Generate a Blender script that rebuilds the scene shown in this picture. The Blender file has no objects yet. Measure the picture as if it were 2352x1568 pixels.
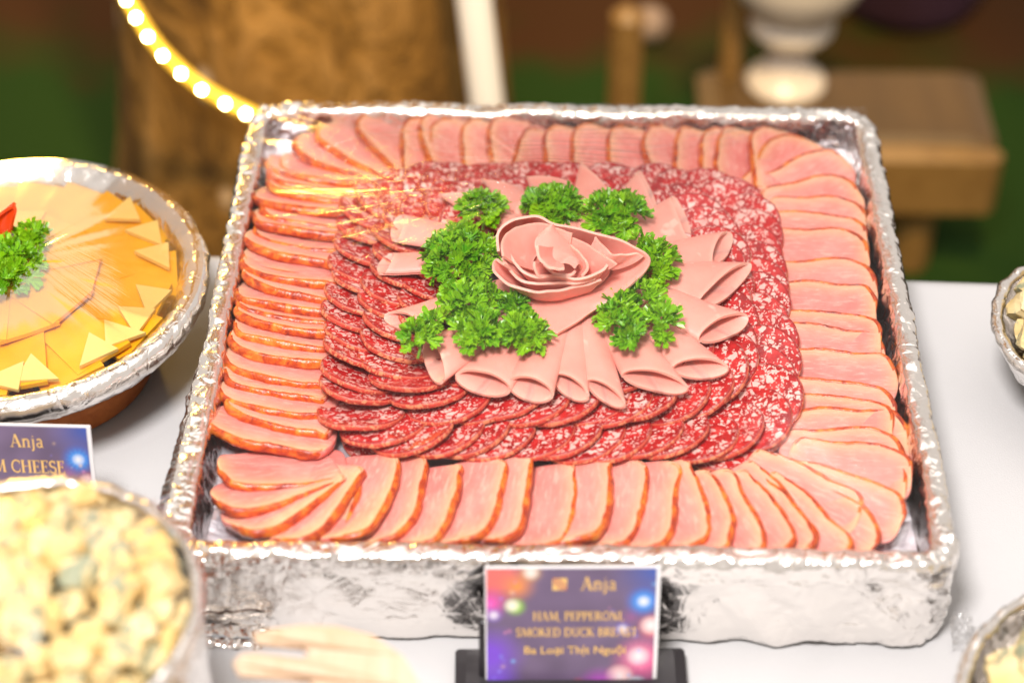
import bpy, math, random
import numpy as np
from mathutils import Vector, Matrix, noise
from mathutils.geometry import tessellate_polygon
rng = random.Random(7)
R = math.radians
PI = math.pi
S = bpy.context.scene
COL = S.collection

# ------------------------------------------------------------------ camera
YAW, PITCH, ROLL = 0.01754418, 0.73604224, 0.00199114
CAM = Vector((-0.01648649, -1.06849102, 1.74623975))
FPX = 4550.0                       # focal length in pixels of a 2352 x 1568 picture
cy, sy, cp, sp = math.cos(YAW), math.sin(YAW), math.cos(PITCH), math.sin(PITCH)
FWD = Vector((-sy * cp, cy * cp, -sp))
_r = Vector((cy, sy, 0)); _u = _r.cross(FWD)
RT = math.cos(ROLL) * _r + math.sin(ROLL) * _u
UP = -math.sin(ROLL) * _r + math.cos(ROLL) * _u
cd = bpy.data.cameras.new('camera'); cam = bpy.data.objects.new('camera', cd); COL.objects.link(cam)
cam.matrix_world = Matrix(((RT.x, UP.x, -FWD.x, CAM.x), (RT.y, UP.y, -FWD.y, CAM.y), (RT.z, UP.z, -FWD.z, CAM.z), (0, 0, 0, 1)))
cd.sensor_width = 36; cd.lens = 36 * FPX / 2352; cd.clip_end = 200; cd.clip_start = .05
cd.dof.use_dof = True; cd.dof.focus_distance = 1.385; cd.dof.aperture_fstop = 2.6
S.camera = cam

def ray(x, y):
    return FWD + (x - 1176) / FPX * RT - (y - 784) / FPX * UP
def P(x, y, z):                    # the point at height z seen at (x, y)
    d = ray(x, y); return CAM + d * ((z - CAM.z) / d.z)
def PY(x, y, wy):                  # the point on the upright plane y = wy
    d = ray(x, y); return CAM + d * ((wy - CAM.y) / d.y)

# ------------------------------------------------------------------ render, world, lamps
S.view_settings.view_transform = 'Standard'; S.view_settings.look = 'None'
S.view_settings.exposure = 0.32; S.view_settings.gamma = 1.0
S.cycles.use_denoising = True
S.cycles.max_bounces = 8; S.cycles.diffuse_bounces = 3; S.cycles.glossy_bounces = 4
S.cycles.transparent_max_bounces = 24; S.cycles.transmission_bounces = 4
S.cycles.sample_clamp_indirect = 6; S.cycles.caustics_reflective = False; S.cycles.caustics_refractive = False
W = bpy.data.worlds.new('World'); S.world = W; W.use_nodes = True
bg = W.node_tree.nodes['Background']; bg.inputs[0].default_value = (1.0, .91, .84, 1); bg.inputs[1].default_value = .60

def area(name, loc, aim, size, power, col):
    l = bpy.data.lights.new(name, 'AREA'); l.shape = 'DISK'; l.size = size; l.energy = power; l.color = col
    o = bpy.data.objects.new(name, l); COL.objects.link(o); o.location = loc
    o.rotation_euler = (Vector(aim) - Vector(loc)).to_track_quat('-Z', 'Y').to_euler()
    return o
area('flash_lamp', (-.28, -.80, 2.45), (0, 0, .8), .42, 33, (1, .965, .955))
area('overhead_fill_lamp', (0, .25, 2.9), (0, .1, .8), 2.2, 9, (1, .95, .90))  # added broad fill from above, mirrored in the foil; no canopy is built
area('garden_lamp', (-1.22, 2.64, 1.62), (-.1, .06, .84), .34, 26, (1, .58, .10))
def spot(name, loc, aim, half, power, col, size=.1):
    l = bpy.data.lights.new(name, 'SPOT'); l.spot_size = R(2 * half); l.spot_blend = .5; l.energy = power; l.color = col; l.shadow_soft_size = size
    o = bpy.data.objects.new(name, l); COL.objects.link(o); o.location = loc
    o.rotation_euler = (Vector(aim) - Vector(loc)).to_track_quat('-Z', 'Y').to_euler()
spot('backdrop_fill_lamp', (.2, -.5, 3.2), (-.05, 1.30, .25), 14.5, 500, (1, .70, .32))  # added warm spot, coned to brighten only the trunk and background

# ------------------------------------------------------------------ object helpers
def link(name, me, m=None, parent=None):
    o = bpy.data.objects.new(name, me); COL.objects.link(o)
    if parent is not None: o.parent = parent
    for k in (m if isinstance(m, (list, tuple)) else [m]):
        k = k.m if isinstance(k, Mat) else k
        if k is not None and me is not None and hasattr(me, 'materials') and k.name not in [q.name for q in me.materials if q]: me.materials.append(k)
    return o
def tag(o, label=None, cat=None, group=None, kind=None):
    for k, v in (('label', label), ('category', cat), ('group', group), ('kind', kind)):
        if v: o[k] = v
    return o
def empty(name, loc=(0, 0, 0), rz=0.0):
    o = bpy.data.objects.new(name, None); COL.objects.link(o); o.location = loc; o.rotation_euler = (0, 0, rz); o.empty_display_size = .02
    return o
def meshdata(name, v, f, smooth=True, mi=None, attrs=None):
    me = bpy.data.meshes.new(name); me.from_pydata([tuple(p) for p in v], [], f); me.update()
    me.polygons.foreach_set('use_smooth', [smooth] * len(me.polygons))
    if mi is not None: me.polygons.foreach_set('material_index', mi)
    for k, a in (attrs or {}).items():
        if len(np.shape(a)) == 1:
            at = me.attributes.new(k, 'FLOAT', 'POINT'); at.data.foreach_set('value', np.asarray(a, float))
        else:
            at = me.color_attributes.new(k, 'FLOAT_COLOR', 'POINT'); at.data.foreach_set('color', np.asarray(a, float).ravel())
    return me
def gridfaces(n, m, wrapn=False, wrapm=False, off=0):
    f = []
    for i in range(n if wrapn else n - 1):
        for j in range(m if wrapm else m - 1):
            a, b = i, (i + 1) % n; c, d = j, (j + 1) % m
            f.append((off + a * m + c, off + b * m + c, off + b * m + d, off + a * m + d))
    return f
def sheet(name, G, t, wrapn=False):
    """a sheet of real thickness t over the grid of points G[n][m]"""
    G = np.asarray(G, float); n, m, _ = G.shape
    du = np.gradient(G, axis=0) if not wrapn else (np.roll(G, -1, 0) - np.roll(G, 1, 0))
    dv = np.gradient(G, axis=1)
    N = np.cross(du, dv); N /= np.maximum(np.linalg.norm(N, axis=2, keepdims=True), 1e-9)
    A, B = (G + N * t / 2).reshape(-1, 3), (G - N * t / 2).reshape(-1, 3)
    v = np.concatenate([A, B]); k = n * m
    f = gridfaces(n, m, wrapn); f += [tuple(reversed(q)) for q in gridfaces(n, m, wrapn, off=k)]
    edges = []
    for i in range(n if wrapn else n - 1):
        b = (i + 1) % n
        edges += [(i * m + m - 1, b * m + m - 1), (b * m, i * m)]
    if not wrapn:
        for j in range(m - 1): edges += [(j, j + 1), ((n - 1) * m + j + 1, (n - 1) * m + j)]
    f += [(a, a + k, b + k, b) for a, b in edges]
    edgeflag = np.zeros((n, m)); edgeflag[:, 0] = edgeflag[:, -1] = 1
    if not wrapn: edgeflag[0] = edgeflag[-1] = 1
    me = meshdata(name, v, f, attrs={'edge': np.tile(edgeflag.ravel(), 2)})
    me.set_sharp_from_angle(angle=R(50)) if hasattr(me, 'set_sharp_from_angle') else None
    return me
def catmull(p, n, closed=False):
    p = np.asarray(p, float); k = len(p)
    if not closed:
        p = np.vstack([2 * p[0] - p[1], p, 2 * p[-1] - p[-2]])
    segs = k if closed else k - 1
    out = []
    for i in range(segs):
        a, b, c, d = (p[(i + j - 1) % k] for j in range(4)) if closed else (p[i + j] for j in range(4))
        for t in np.linspace(0, 1, 14, endpoint=False):
            out.append(.5 * ((2 * b) + (c - a) * t + (2 * a - 5 * b + 4 * c - d) * t * t + (3 * b - a - 3 * c + d) * t ** 3))
    if not closed: out.append(p[-2])
    out = np.array(out); q = np.vstack([out, out[:1]]) if closed else out
    s = np.concatenate([[0], np.cumsum(np.linalg.norm(np.diff(q, axis=0), axis=1))])
    tt = np.linspace(0, s[-1], n, endpoint=not closed)
    return np.stack([np.interp(tt, s, q[:, i]) for i in range(q.shape[1])], 1)
def tube(name, pts, r, k=8):
    pts = np.asarray(pts, float); n = len(pts); T = np.gradient(pts, axis=0); T /= np.linalg.norm(T, axis=1, keepdims=True)
    r = np.broadcast_to(r, (n,)); v = []
    for i in range(n):
        a = np.cross(T[i], (0, 0, 1.0) if abs(T[i][2]) < .9 else (1.0, 0, 0)); a /= np.linalg.norm(a); b = np.cross(T[i], a)
        for j in range(k):
            v.append(pts[i] + r[i] * (math.cos(2 * PI * j / k) * a + math.sin(2 * PI * j / k) * b))
    f = gridfaces(n, k, wrapm=True); f += [tuple(range(k)), tuple(reversed(range((n - 1) * k, n * k)))]
    return meshdata(name, v, f)
def lathe(name, prof, k=64, warp=None):
    prof = np.asarray(prof, float); v = []
    for i in range(k):
        a = 2 * PI * i / k
        for (r_, z) in prof: v.append((r_ * math.cos(a), r_ * math.sin(a), z))
    if warp: v = [warp(Vector(p)) for p in v]
    return meshdata(name, v, gridfaces(k, len(prof), wrapn=True))
def box(name, sx, sy_, sz, bev=.0, c=(0, 0, 0)):
    x, y, z = sx / 2, sy_ / 2, sz / 2; b = bev
    v, f = [], []
    # octagonal-section rounded box: bevelled upright edges and top
    ring = [(x - b, -y), (x, -y + b), (x, y - b), (x - b, y), (-x + b, y), (-x, y - b), (-x, -y + b), (-x + b, -y)]
    for zz, s in ((-z, 1), (z - b, 1), (z, (min(x, y) - b) / min(x, y))):
        v += [(c[0] + p[0] * s, c[1] + p[1] * s, c[2] + zz) for p in ring]
    f = gridfaces(3, 8, wrapm=True); f = [tuple(reversed(q)) for q in f]
    f += [tuple(reversed(range(8))), tuple(range(16, 24))]
    return meshdata(name, v, f, smooth=False)
ORD = ['', 'first', 'second', 'third', 'fourth', 'fifth', 'sixth', 'seventh', 'eighth', 'ninth', 'tenth', 'eleventh', 'twelfth', 'thirteenth', 'fourteenth', 'fifteenth', 'sixteenth', 'seventeenth', 'eighteenth', 'nineteenth', 'twentieth', 'twenty-first', 'twenty-second', 'twenty-third', 'twenty-fourth', 'twenty-fifth', 'twenty-sixth', 'twenty-seventh', 'twenty-eighth', 'twenty-ninth', 'thirtieth']

# ------------------------------------------------------------------ materials
class Mat:
    def __init__(s, name, col=(.8, .8, .8), rough=.5, metal=0.0, spec=.5):
        s.m = bpy.data.materials.new(name); s.m.use_nodes = True; s.t = s.m.node_tree; s.n = s.t.nodes; s.b = s.n['Principled BSDF']
        s.set('Base Color', (*col, 1)); s.set('Roughness', rough); s.set('Metallic', metal); s.set('Specular IOR Level', spec)
        s.co = None
    def set(s, k, v):
        i = s.b.inputs[k]
        if hasattr(v, 'is_output'): s.t.links.new(v, i)
        else: i.default_value = v
    def node(s, typ, ins=None, **kw):
        n = s.n.new(typ)
        for k, v in kw.items(): setattr(n, k, v)
        for k, v in (ins or {}).items():
            if hasattr(v, 'is_output'): s.t.links.new(v, n.inputs[k])
            else: n.inputs[k].default_value = v
        return n
    def coord(s, scale=(1, 1, 1), rand=True, kind='Object'):
        tc = s.node('ShaderNodeTexCoord').outputs[kind]
        if rand:
            oi = s.node('ShaderNodeObjectInfo').outputs['Random']
            r3 = s.node('ShaderNodeCombineXYZ', {0: s.math('MULTIPLY', oi, 3.7), 1: s.math('MULTIPLY', oi, 9.1), 2: s.math('MULTIPLY', oi, 5.3)}).outputs[0]
            tc = s.node('ShaderNodeVectorMath', {0: tc, 1: r3}).outputs[0]
        return s.node('ShaderNodeVectorMath', {0: tc, 1: scale}, operation='MULTIPLY').outputs[0]
    def math(s, op, a, b=0.0, clamp=False):
        return s.node('ShaderNodeMath', {0: a, 1: b}, operation=op, use_clamp=clamp).outputs[0]
    def noise(s, co, scale, detail=3, rough=.55, dist=0.0):
        return s.node('ShaderNodeTexNoise', {'Vector': co, 'Scale': scale, 'Detail': detail, 'Roughness': rough, 'Distortion': dist})
    def vor(s, co, scale, feature='F1', rnd=1.0):
        return s.node('ShaderNodeTexVoronoi', {'Vector': co, 'Scale': scale, 'Randomness': rnd}, feature=feature)
    def ramp(s, fac, stops):
        n = s.node('ShaderNodeValToRGB', {0: fac}); e = n.color_ramp.elements
        while len(e) < len(stops): e.new(.5)
        for el, (p, c) in zip(e, stops): el.position = p; el.color = (*c, 1) if not isinstance(c, float) else (c, c, c, 1)
        return n.outputs[0]
    def mix(s, fac, a, b, mode='MIX'):
        n = s.node('ShaderNodeMix', data_type='RGBA', blend_type=mode)
        for i, v in ((0, fac), (6, a), (7, b)):
            if hasattr(v, 'is_output'): s.t.links.new(v, n.inputs[i])
            else: n.inputs[i].default_value = v if i == 0 else (*v, 1)
        return n.outputs[2]
    def attr(s, name, out='Fac'):
        return s.node('ShaderNodeAttribute', attribute_name=name).outputs[out]
    def bump(s, h, strength=.4, dist=.001):
        s.set('Normal', s.node('ShaderNodeBump', {'Height': h, 'Strength': strength, 'Distance': dist}).outputs[0])
def sss(m, w, sc, rad=(1, .35, .25)):
    m.set('Subsurface Weight', w); m.set('Subsurface Scale', sc); m.set('Subsurface Radius', rad)

def foil_mat(name, col, rough, bs, sc):
    m = Mat(name, col, rough, 1.0); co = m.coord(rand=False)
    wob = m.node('ShaderNodeVectorMath', {0: m.noise(co, sc * .35, 2).outputs['Color'], 1: (.012, .012, .012)}, operation='MULTIPLY').outputs[0]
    cw = m.node('ShaderNodeVectorMath', {0: co, 1: wob}).outputs[0]
    h = None
    for k, w, amp in ((.28, .05, 1.0), (.75, .09, .55), (1.9, .14, .22)):      # thin sharp creases at three sizes
        e = m.math('MULTIPLY', m.math('MINIMUM', m.vor(cw, sc * k, 'DISTANCE_TO_EDGE').outputs[0], w), amp / w)
        h = e if h is None else m.math('ADD', h, e)
    h = m.math('ADD', h, m.math('MULTIPLY', m.noise(co, sc * .5, 2).outputs[0], .5))
    m.bump(h, bs, .0010)
    m.set('Roughness', m.ramp(m.noise(co, 40).outputs[0], [(.3, rough * .75), (.7, rough * 1.35)]))
    return m
FOIL = foil_mat('foil', (.91, .87, .83), .20, .34, 95)
FOILB = foil_mat('foil_inner', (.92, .88, .95), .34, .5, 55); FOILB.set('Metallic', .72)

HAM = Mat('ham_meat', rough=.34, spec=.45)
co = HAM.coord(); n1 = HAM.noise(co, 45, 3, .6).outputs[0]
n2 = HAM.noise(HAM.coord((30, 140, 60)), 3.0, 4, .6, .4).outputs[0]
c = HAM.ramp(n1, [(.32, (.78, .200, .175)), (.52, (.83, .255, .220)), (.72, (.87, .325, .280))])
c = HAM.mix(HAM.ramp(n2, [(.52, 0.0), (.68, .75)]), c, (.88, .47, .385)); c = HAM.mix(HAM.ramp(n2, [(.30, .55), (.42, 0.0)]), c, (.70, .20, .15))
c = HAM.mix(HAM.ramp(HAM.noise(co, 500, 1).outputs[0], [(.70, 0.0), (.78, .5)]), c, (.58, .18, .13))
c = HAM.mix(HAM.attr('rindside'), c, (.90, .52, .26))
oi = HAM.node('ShaderNodeObjectInfo').outputs['Random']
c = HAM.mix(HAM.math('MULTIPLY', oi, .22), c, (.84, .37, .31))
HAM.set('Base Color', c); sss(HAM, .25, .006)
HAM.bump(HAM.math('ADD', n2, HAM.math('MULTIPLY', HAM.noise(co, 700, 2).outputs[0], .5)), .25, .0008)

RIND = Mat('ham_rind', rough=.32, spec=.6)
co = RIND.coord(); n1 = RIND.noise(co, 95, 4, .65, .6).outputs[0]; n3 = RIND.noise(co, 260, 3).outputs[0]
c = RIND.ramp(n1, [(.32, (.26, .018, .005)), (.45, (.52, .058, .006)), (.57, (.72, .155, .010)), (.74, (.86, .34, .05))])
c = RIND.mix(RIND.ramp(n3, [(.60, 0.0), (.72, .45)]), c, (.45, .04, .008))
c = RIND.mix(RIND.ramp(RIND.vor(co, 210).outputs[0], [(.06, .9), (.13, 0.0)]), c, (.08, .018, .006))
RIND.set('Base Color', c); RIND.bump(RIND.math('ADD', n1, n3), .5, .0012); sss(RIND, .1, .003)

SAL = Mat('salami_face', rough=.36, spec=.5)
def salami_colour(M, warm):
    co = M.coord((1, 1, .8)); dv = M.noise(co, 120, 2).outputs['Color']
    co2 = M.node('ShaderNodeVectorMath', {0: co, 1: M.node('ShaderNodeVectorMath', {0: dv, 1: (.006, .006, .006)}, operation='MULTIPLY').outputs[0]}).outputs[0]
    out = None
    red = M.ramp(M.noise(co, 90, 4, .6).outputs[0], [(.34, (.28, .003, .005)), (.52, (.50, .010, .011)), (.70, (.64, .045, .040))])
    for sc, cut, lo in ((175, .76, .10), (300, .66, .10), (520, .66, .12)):
        e = M.vor(co2, sc, 'DISTANCE_TO_EDGE').outputs[0]; cell = M.vor(co2, sc).outputs['Color']
        sel = M.math('GREATER_THAN', M.node('ShaderNodeSeparateColor', {0: cell}).outputs[0], cut)
        k = M.math('MULTIPLY', M.ramp(e, [(lo, 0.0), (lo + .07, 1.0)]), sel)
        out = k if out is None else M.math('MAXIMUM', out, k)
    out = M.math('MULTIPLY', out, M.ramp(M.noise(co, 34, 2).outputs[0], [(.30, .35), (.45, 1.0)]))
    fat = M.ramp(M.noise(co, 60).outputs[0], [(.35, (.80, .44, .38) if not warm else (.82, .36, .16)), (.65, (.86, .60, .53) if not warm else (.86, .46, .22))])
    return M.mix(M.math('MULTIPLY', M.attr('rim'), .75), M.mix(M.math('MULTIPLY', out, .92), red, fat), (.30, .010, .010) if not warm else (.74, .17, .09)), out
c, fatm = salami_colour(SAL, False); SAL.set('Base Color', c); SAL.bump(M_ := SAL.math('ADD', SAL.math('MULTIPLY', fatm, .6), SAL.noise(SAL.coord(), 500, 2).outputs[0]), .35, .0006)
SALE = Mat('salami_edge', rough=.4, spec=.5)
c, fatm = salami_colour(SALE, True); c = SALE.mix(.30, c, (.78, .17, .09)); SALE.set('Base Color', c); SALE.bump(SALE.math('ADD', fatm, SALE.noise(SALE.coord(), 300, 3).outputs[0]), .5, .001)

PINK = Mat('cooked_ham', rough=.38, spec=.4)
co = PINK.coord(); n1 = PINK.noise(co, 35, 3).outputs[0]
c = PINK.ramp(n1, [(.3, (.86, .310, .245)), (.7, (.90, .375, .30))])
c = PINK.mix(PINK.ramp(PINK.vor(co, 150).outputs[0], [(.04, .6), (.09, 0.0)]), c, (.70, .26, .19))
c = PINK.mix(PINK.ramp(PINK.noise(co, 60, 2).outputs[0], [(.66, 0.0), (.72, .5)]), c, (.90, .62, .50))
c = PINK.mix(PINK.math('MULTIPLY', PINK.attr('edge'), .35), c, (.90, .60, .46))
PINK.set('Base Color', c); sss(PINK, .3, .006); PINK.bump(PINK.noise(co, 400, 3).outputs[0], .18, .0006)

LEAF = Mat('parsley_leaf', rough=.34, spec=.5)
co = LEAF.coord(); oi = LEAF.node('ShaderNodeObjectInfo').outputs['Random']
c = LEAF.mix(oi, (.085, .31, .004), (.28, .54, .008)); c = LEAF.mix(LEAF.ramp(LEAF.noise(co, 300).outputs[0], [(.4, 0.0), (.7, .6)]), c, (.30, .56, .025))
LEAF.set('Base Color', c); sss(LEAF, .08, .003, (.4, 1, .1))
STEM = Mat('parsley_stem', (.16, .38, .03), .4)

FILM = Mat('cling_film'); FILM.n.remove(FILM.b)
_o = FILM.n['Material Output']
def film_nodes(M, fans, fine=.0012, base=.45, rough=.10):
    geo = M.node('ShaderNodeTexCoord').outputs['Object']
    H, K = None, None
    for (cx, cy_, a0, hw, freq, reach, amt) in fans:
        # folds that gather at a point of the rim and fan out from it
        d = M.node('ShaderNodeVectorMath', {0: geo, 1: (-cx, -cy_, 0)}).outputs[0]
        d = M.node('ShaderNodeVectorRotate', {'Vector': d, 'Angle': -R(a0)}, rotation_type='Z_AXIS').outputs[0]
        q = M.node('ShaderNodeSeparateXYZ', {0: d}); ang = M.math('ARCTAN2', q.outputs[1], q.outputs[0])
        rad = M.node('ShaderNodeVectorMath', {0: M.node('ShaderNodeCombineXYZ', {0: q.outputs[0], 1: q.outputs[1]}).outputs[0]}, operation='LENGTH').outputs['Value']
        v = M.node('ShaderNodeCombineXYZ', {0: M.math('MULTIPLY', ang, freq), 1: M.math('MULTIPLY', rad, 5.0)}).outputs[0]
        h = M.noise(v, 1.0, 3, .65, .15).outputs[0]
        inside = M.math('MULTIPLY', M.ramp(M.math('DIVIDE', M.math('ABSOLUTE', ang), R(hw)), [(.45, 1.0), (1.0, 0.0)]), M.ramp(M.math('DIVIDE', rad, reach), [(.0, 1.0), (.75, 1.0), (1.0, 0.0)]))
        line = M.math('MULTIPLY', M.ramp(h, [(.53, 0.0), (.60, 1.0)]), M.math('MULTIPLY', inside, amt))
        hh = M.math('MULTIPLY', h, inside)
        H = hh if H is None else M.math('ADD', H, hh); K = line if K is None else M.math('MAXIMUM', K, line)
    H = M.math('ADD', H, M.math('MULTIPLY', M.noise(geo, 30, 3).outputs[0], .5))
    bump = M.node('ShaderNodeBump', {'Height': H, 'Strength': 1.0, 'Distance': fine}).outputs[0]
    gl = M.node('ShaderNodeBsdfGlossy', {'Color': (1, 1, 1, 1), 'Roughness': rough, 'Normal': bump})
    tr = M.node('ShaderNodeBsdfTransparent', {'Color': (.985, .985, .985, 1)})
    lw = M.node('ShaderNodeFresnel', {'IOR': 1.40}).outputs[0]
    fac = M.math('MINIMUM', M.math('MULTIPLY', lw, M.math('ADD', base, K)), .45)   # gathered folds are several layers of film
    mx = M.node('ShaderNodeMixShader', {0: fac, 1: tr.outputs[0], 2: gl.outputs[0]})
    M.t.links.new(mx.outputs[0], M.n['Material Output'].inputs[0])
film_nodes(FILM, [(-.275, .125, 10, 26, 95, .36, 3.4), (.255, -.245, 133, 22, 80, .20, .0), (.26, .25, 205, 18, 70, .26, 2.0), (-.004, .03, 176, 40, 40, .20, 2.0)])
FILM2 = Mat('cling_film_cheese'); FILM2.n.remove(FILM2.b); film_nodes(FILM2, [(-.09, .10, -38, 11, 70, .24, .5)], .0004)

FILM3 = Mat('cling_film_bowl'); FILM3.n.remove(FILM3.b); film_nodes(FILM3, [(.08, .06, 215, 30, 40, .2, .5)], .0006, .10, .16)
CLOTH = Mat('white_cloth', (.62, .605, .60), .75, spec=.15)
co = CLOTH.coord(rand=False); w = CLOTH.noise(CLOTH.coord((1, 1, 1), False), 900, 2).outputs[0]
CLOTH.bump(CLOTH.math('ADD', w, CLOTH.math('MULTIPLY', CLOTH.noise(co, 9, 3).outputs[0], 8)), .25, .001)
def wood(name, a, b, sc=14, rough=.45):
    m = Mat(name, a, rough, spec=.3); co = m.coord((sc, sc * .12, sc)); n = m.noise(co, 5, 4, .6, 1.2).outputs[0]
    m.set('Base Color', m.ramp(n, [(.3, a), (.7, b)])); m.bump(n, .2, .001); return m
WTERRA = wood('terracotta_wood', (.42, .105, .022), (.58, .18, .045), 20)
WBEN = wood('bench_wood', (.17, .092, .026), (.22, .125, .038), 6)
WPALE = wood('pale_wood', (.56, .39, .25), (.64, .47, .33), 18)
BLACK = Mat('black_plastic', (.018, .015, .018), .35)
PAPER = Mat('white_card', (.82, .80, .80), .5)
GOLD = Mat('gold_print', (.80, .50, .17), .45)
GRASS = Mat('lawn', rough=.9, spec=.1)
co = GRASS.coord(rand=False); GRASS.set('Base Color', GRASS.mix(GRASS.math('ADD', GRASS.math('MULTIPLY', GRASS.math('SUBTRACT', GRASS.node('ShaderNodeSeparateXYZ', {0: co}).outputs[1], 1.42), 5.0), GRASS.math('MULTIPLY', GRASS.math('SUBTRACT', GRASS.noise(co, 3, 3).outputs[0], .5), 4.0), True), (.012, .033, .004), (.042, .017, .005)))
BARK = Mat('bark', rough=.85, spec=.2)
co = BARK.coord((1, 1, .55), False); n1 = BARK.noise(co, 9, 5, .7, .5).outputs[0]
c = BARK.ramp(n1, [(.34, (.055, .026, .006)), (.52, (.20, .100, .020)), (.70, (.38, .21, .065))])
c = BARK.mix(BARK.ramp(BARK.vor(co, 13).outputs[0], [(.10, .75), (.19, 0.0)]), c, (.55, .42, .28))
BARK.set('Base Color', c); BARK.bump(n1, 1.0, .035)
VASE = Mat('white_ceramic', (.60, .53, .45), .3)
POST = Mat('white_paint', (.80, .78, .76), .4)

# ------------------------------------------------------------------ ground and table
def ground():
    n = 40; G = [((i / n - .5) * 60, (j / n - .5) * 60, .02 * noise.noise((i * .7, j * .7, 0))) for i in range(n + 1) for j in range(n + 1)]
    tag(link('lawn', meshdata('lawn', G, gridfaces(n + 1, n + 1)), GRASS), kind='structure')
ground()
ZT = .738
def tablecloth():
    # a long white cloth: flat top, rounded edges and a hanging skirt all round
    nu, prof = 220, [(1.0, 0, 0)] 
    ax, ay = 1.45, .48
    cx, cyy = .05, -.349
    ang = math.atan2(-.021, .624)
    v = []; n = 320
    per = []
    for k in range(n):
        t = k / n * 4; s = int(t); q = t - s
        per.append([(-ax + 2 * ax * q, -ay), (ax, -ay + 2 * ay * q), (ax - 2 * ax * q, ay), (-ax, ay - 2 * ay * q)][s])
    rows = [(q, 0) for q in np.linspace(0, .985, 70)] + [(1.0, -.002), (1.003, -.012), (1.004, -.05), (1.004, -.15), (1.004, -.3), (1.004, -.5), (1.004, -.72)]
    for (x, y) in per:
        for (s, z) in rows:
            px, py = x * s, y * s
            if z < -.02:
                wv = .035 * (-z) * math.sin(26 * (x if abs(abs(y) - ay) < 1e-6 else y) + 2 * noise.noise((x * 3, y * 3, 0)))
                d = (0, 1 if y > 0 else -1) if abs(abs(y) - ay) < 1e-6 else (1 if x > 0 else -1, 0)
                px += d[0] * (wv + .02 * -z); py += d[1] * (wv + .02 * -z)
            X = cx + px * math.cos(ang) - py * math.sin(ang); Y = cyy + px * math.sin(ang) + py * math.cos(ang)
            zz = ZT + z
            if z == 0 and s > .02:
                zz -= .0004 + .0012 * abs(noise.noise((X * 2.6 + Y * 3.8, X * 1.1 - Y * .8, 4))) + .0022 * max(0, .10 - abs(noise.noise((X * 3.1 - Y * 2.0, X * .8 + Y * 1.4, 9)))) / .10
            v.append((X, Y, zz))
    f = gridfaces(n, len(rows), wrapn=True)
    o = link('tablecloth', meshdata('tablecloth', v, [tuple(reversed(q)) for q in f]), CLOTH)
    tag(o, 'long white tablecloth covering the buffet table under the trays', 'tablecloth')
tablecloth()

# ------------------------------------------------------------------ the foil covered tray
ZR, ZF = .817, .790
HA, HB = .253, .2475
def rrect(s, ha, hb, r_):
    """point and outward normal at arc length s on a rounded rectangle, counterclockwise from the front left"""
    L = [2 * (ha - r_), PI / 2 * r_, 2 * (hb - r_), PI / 2 * r_] * 2
    s = s % sum(L)
    X = [(-ha + r_, -hb), (ha - r_, -hb + r_), (ha, -hb + r_), (ha - r_, hb - r_), (ha - r_, hb), (-ha + r_, hb - r_), (-ha, hb - r_), (-ha + r_, -hb + r_)]
    for i, l in enumerate(L):
        if s <= l or i == 7: break
        s -= l
    if i % 2 == 0:
        d = [(1, 0), (0, 1), (-1, 0), (0, -1)][i // 2]; p = (X[i][0] + d[0] * s, X[i][1] + d[1] * s); nrm = (d[1], -d[0])
    else:
        a = -PI / 2 + (i // 2) * PI / 2 + s / max(r_, 1e-6); nrm = (math.cos(a), math.sin(a)); p = (X[i][0] + r_ * nrm[0], X[i][1] + r_ * nrm[1])
    return p, nrm
def rlen(ha, hb, r_): return 4 * (ha + hb - 2 * r_) + 2 * PI * r_
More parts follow.
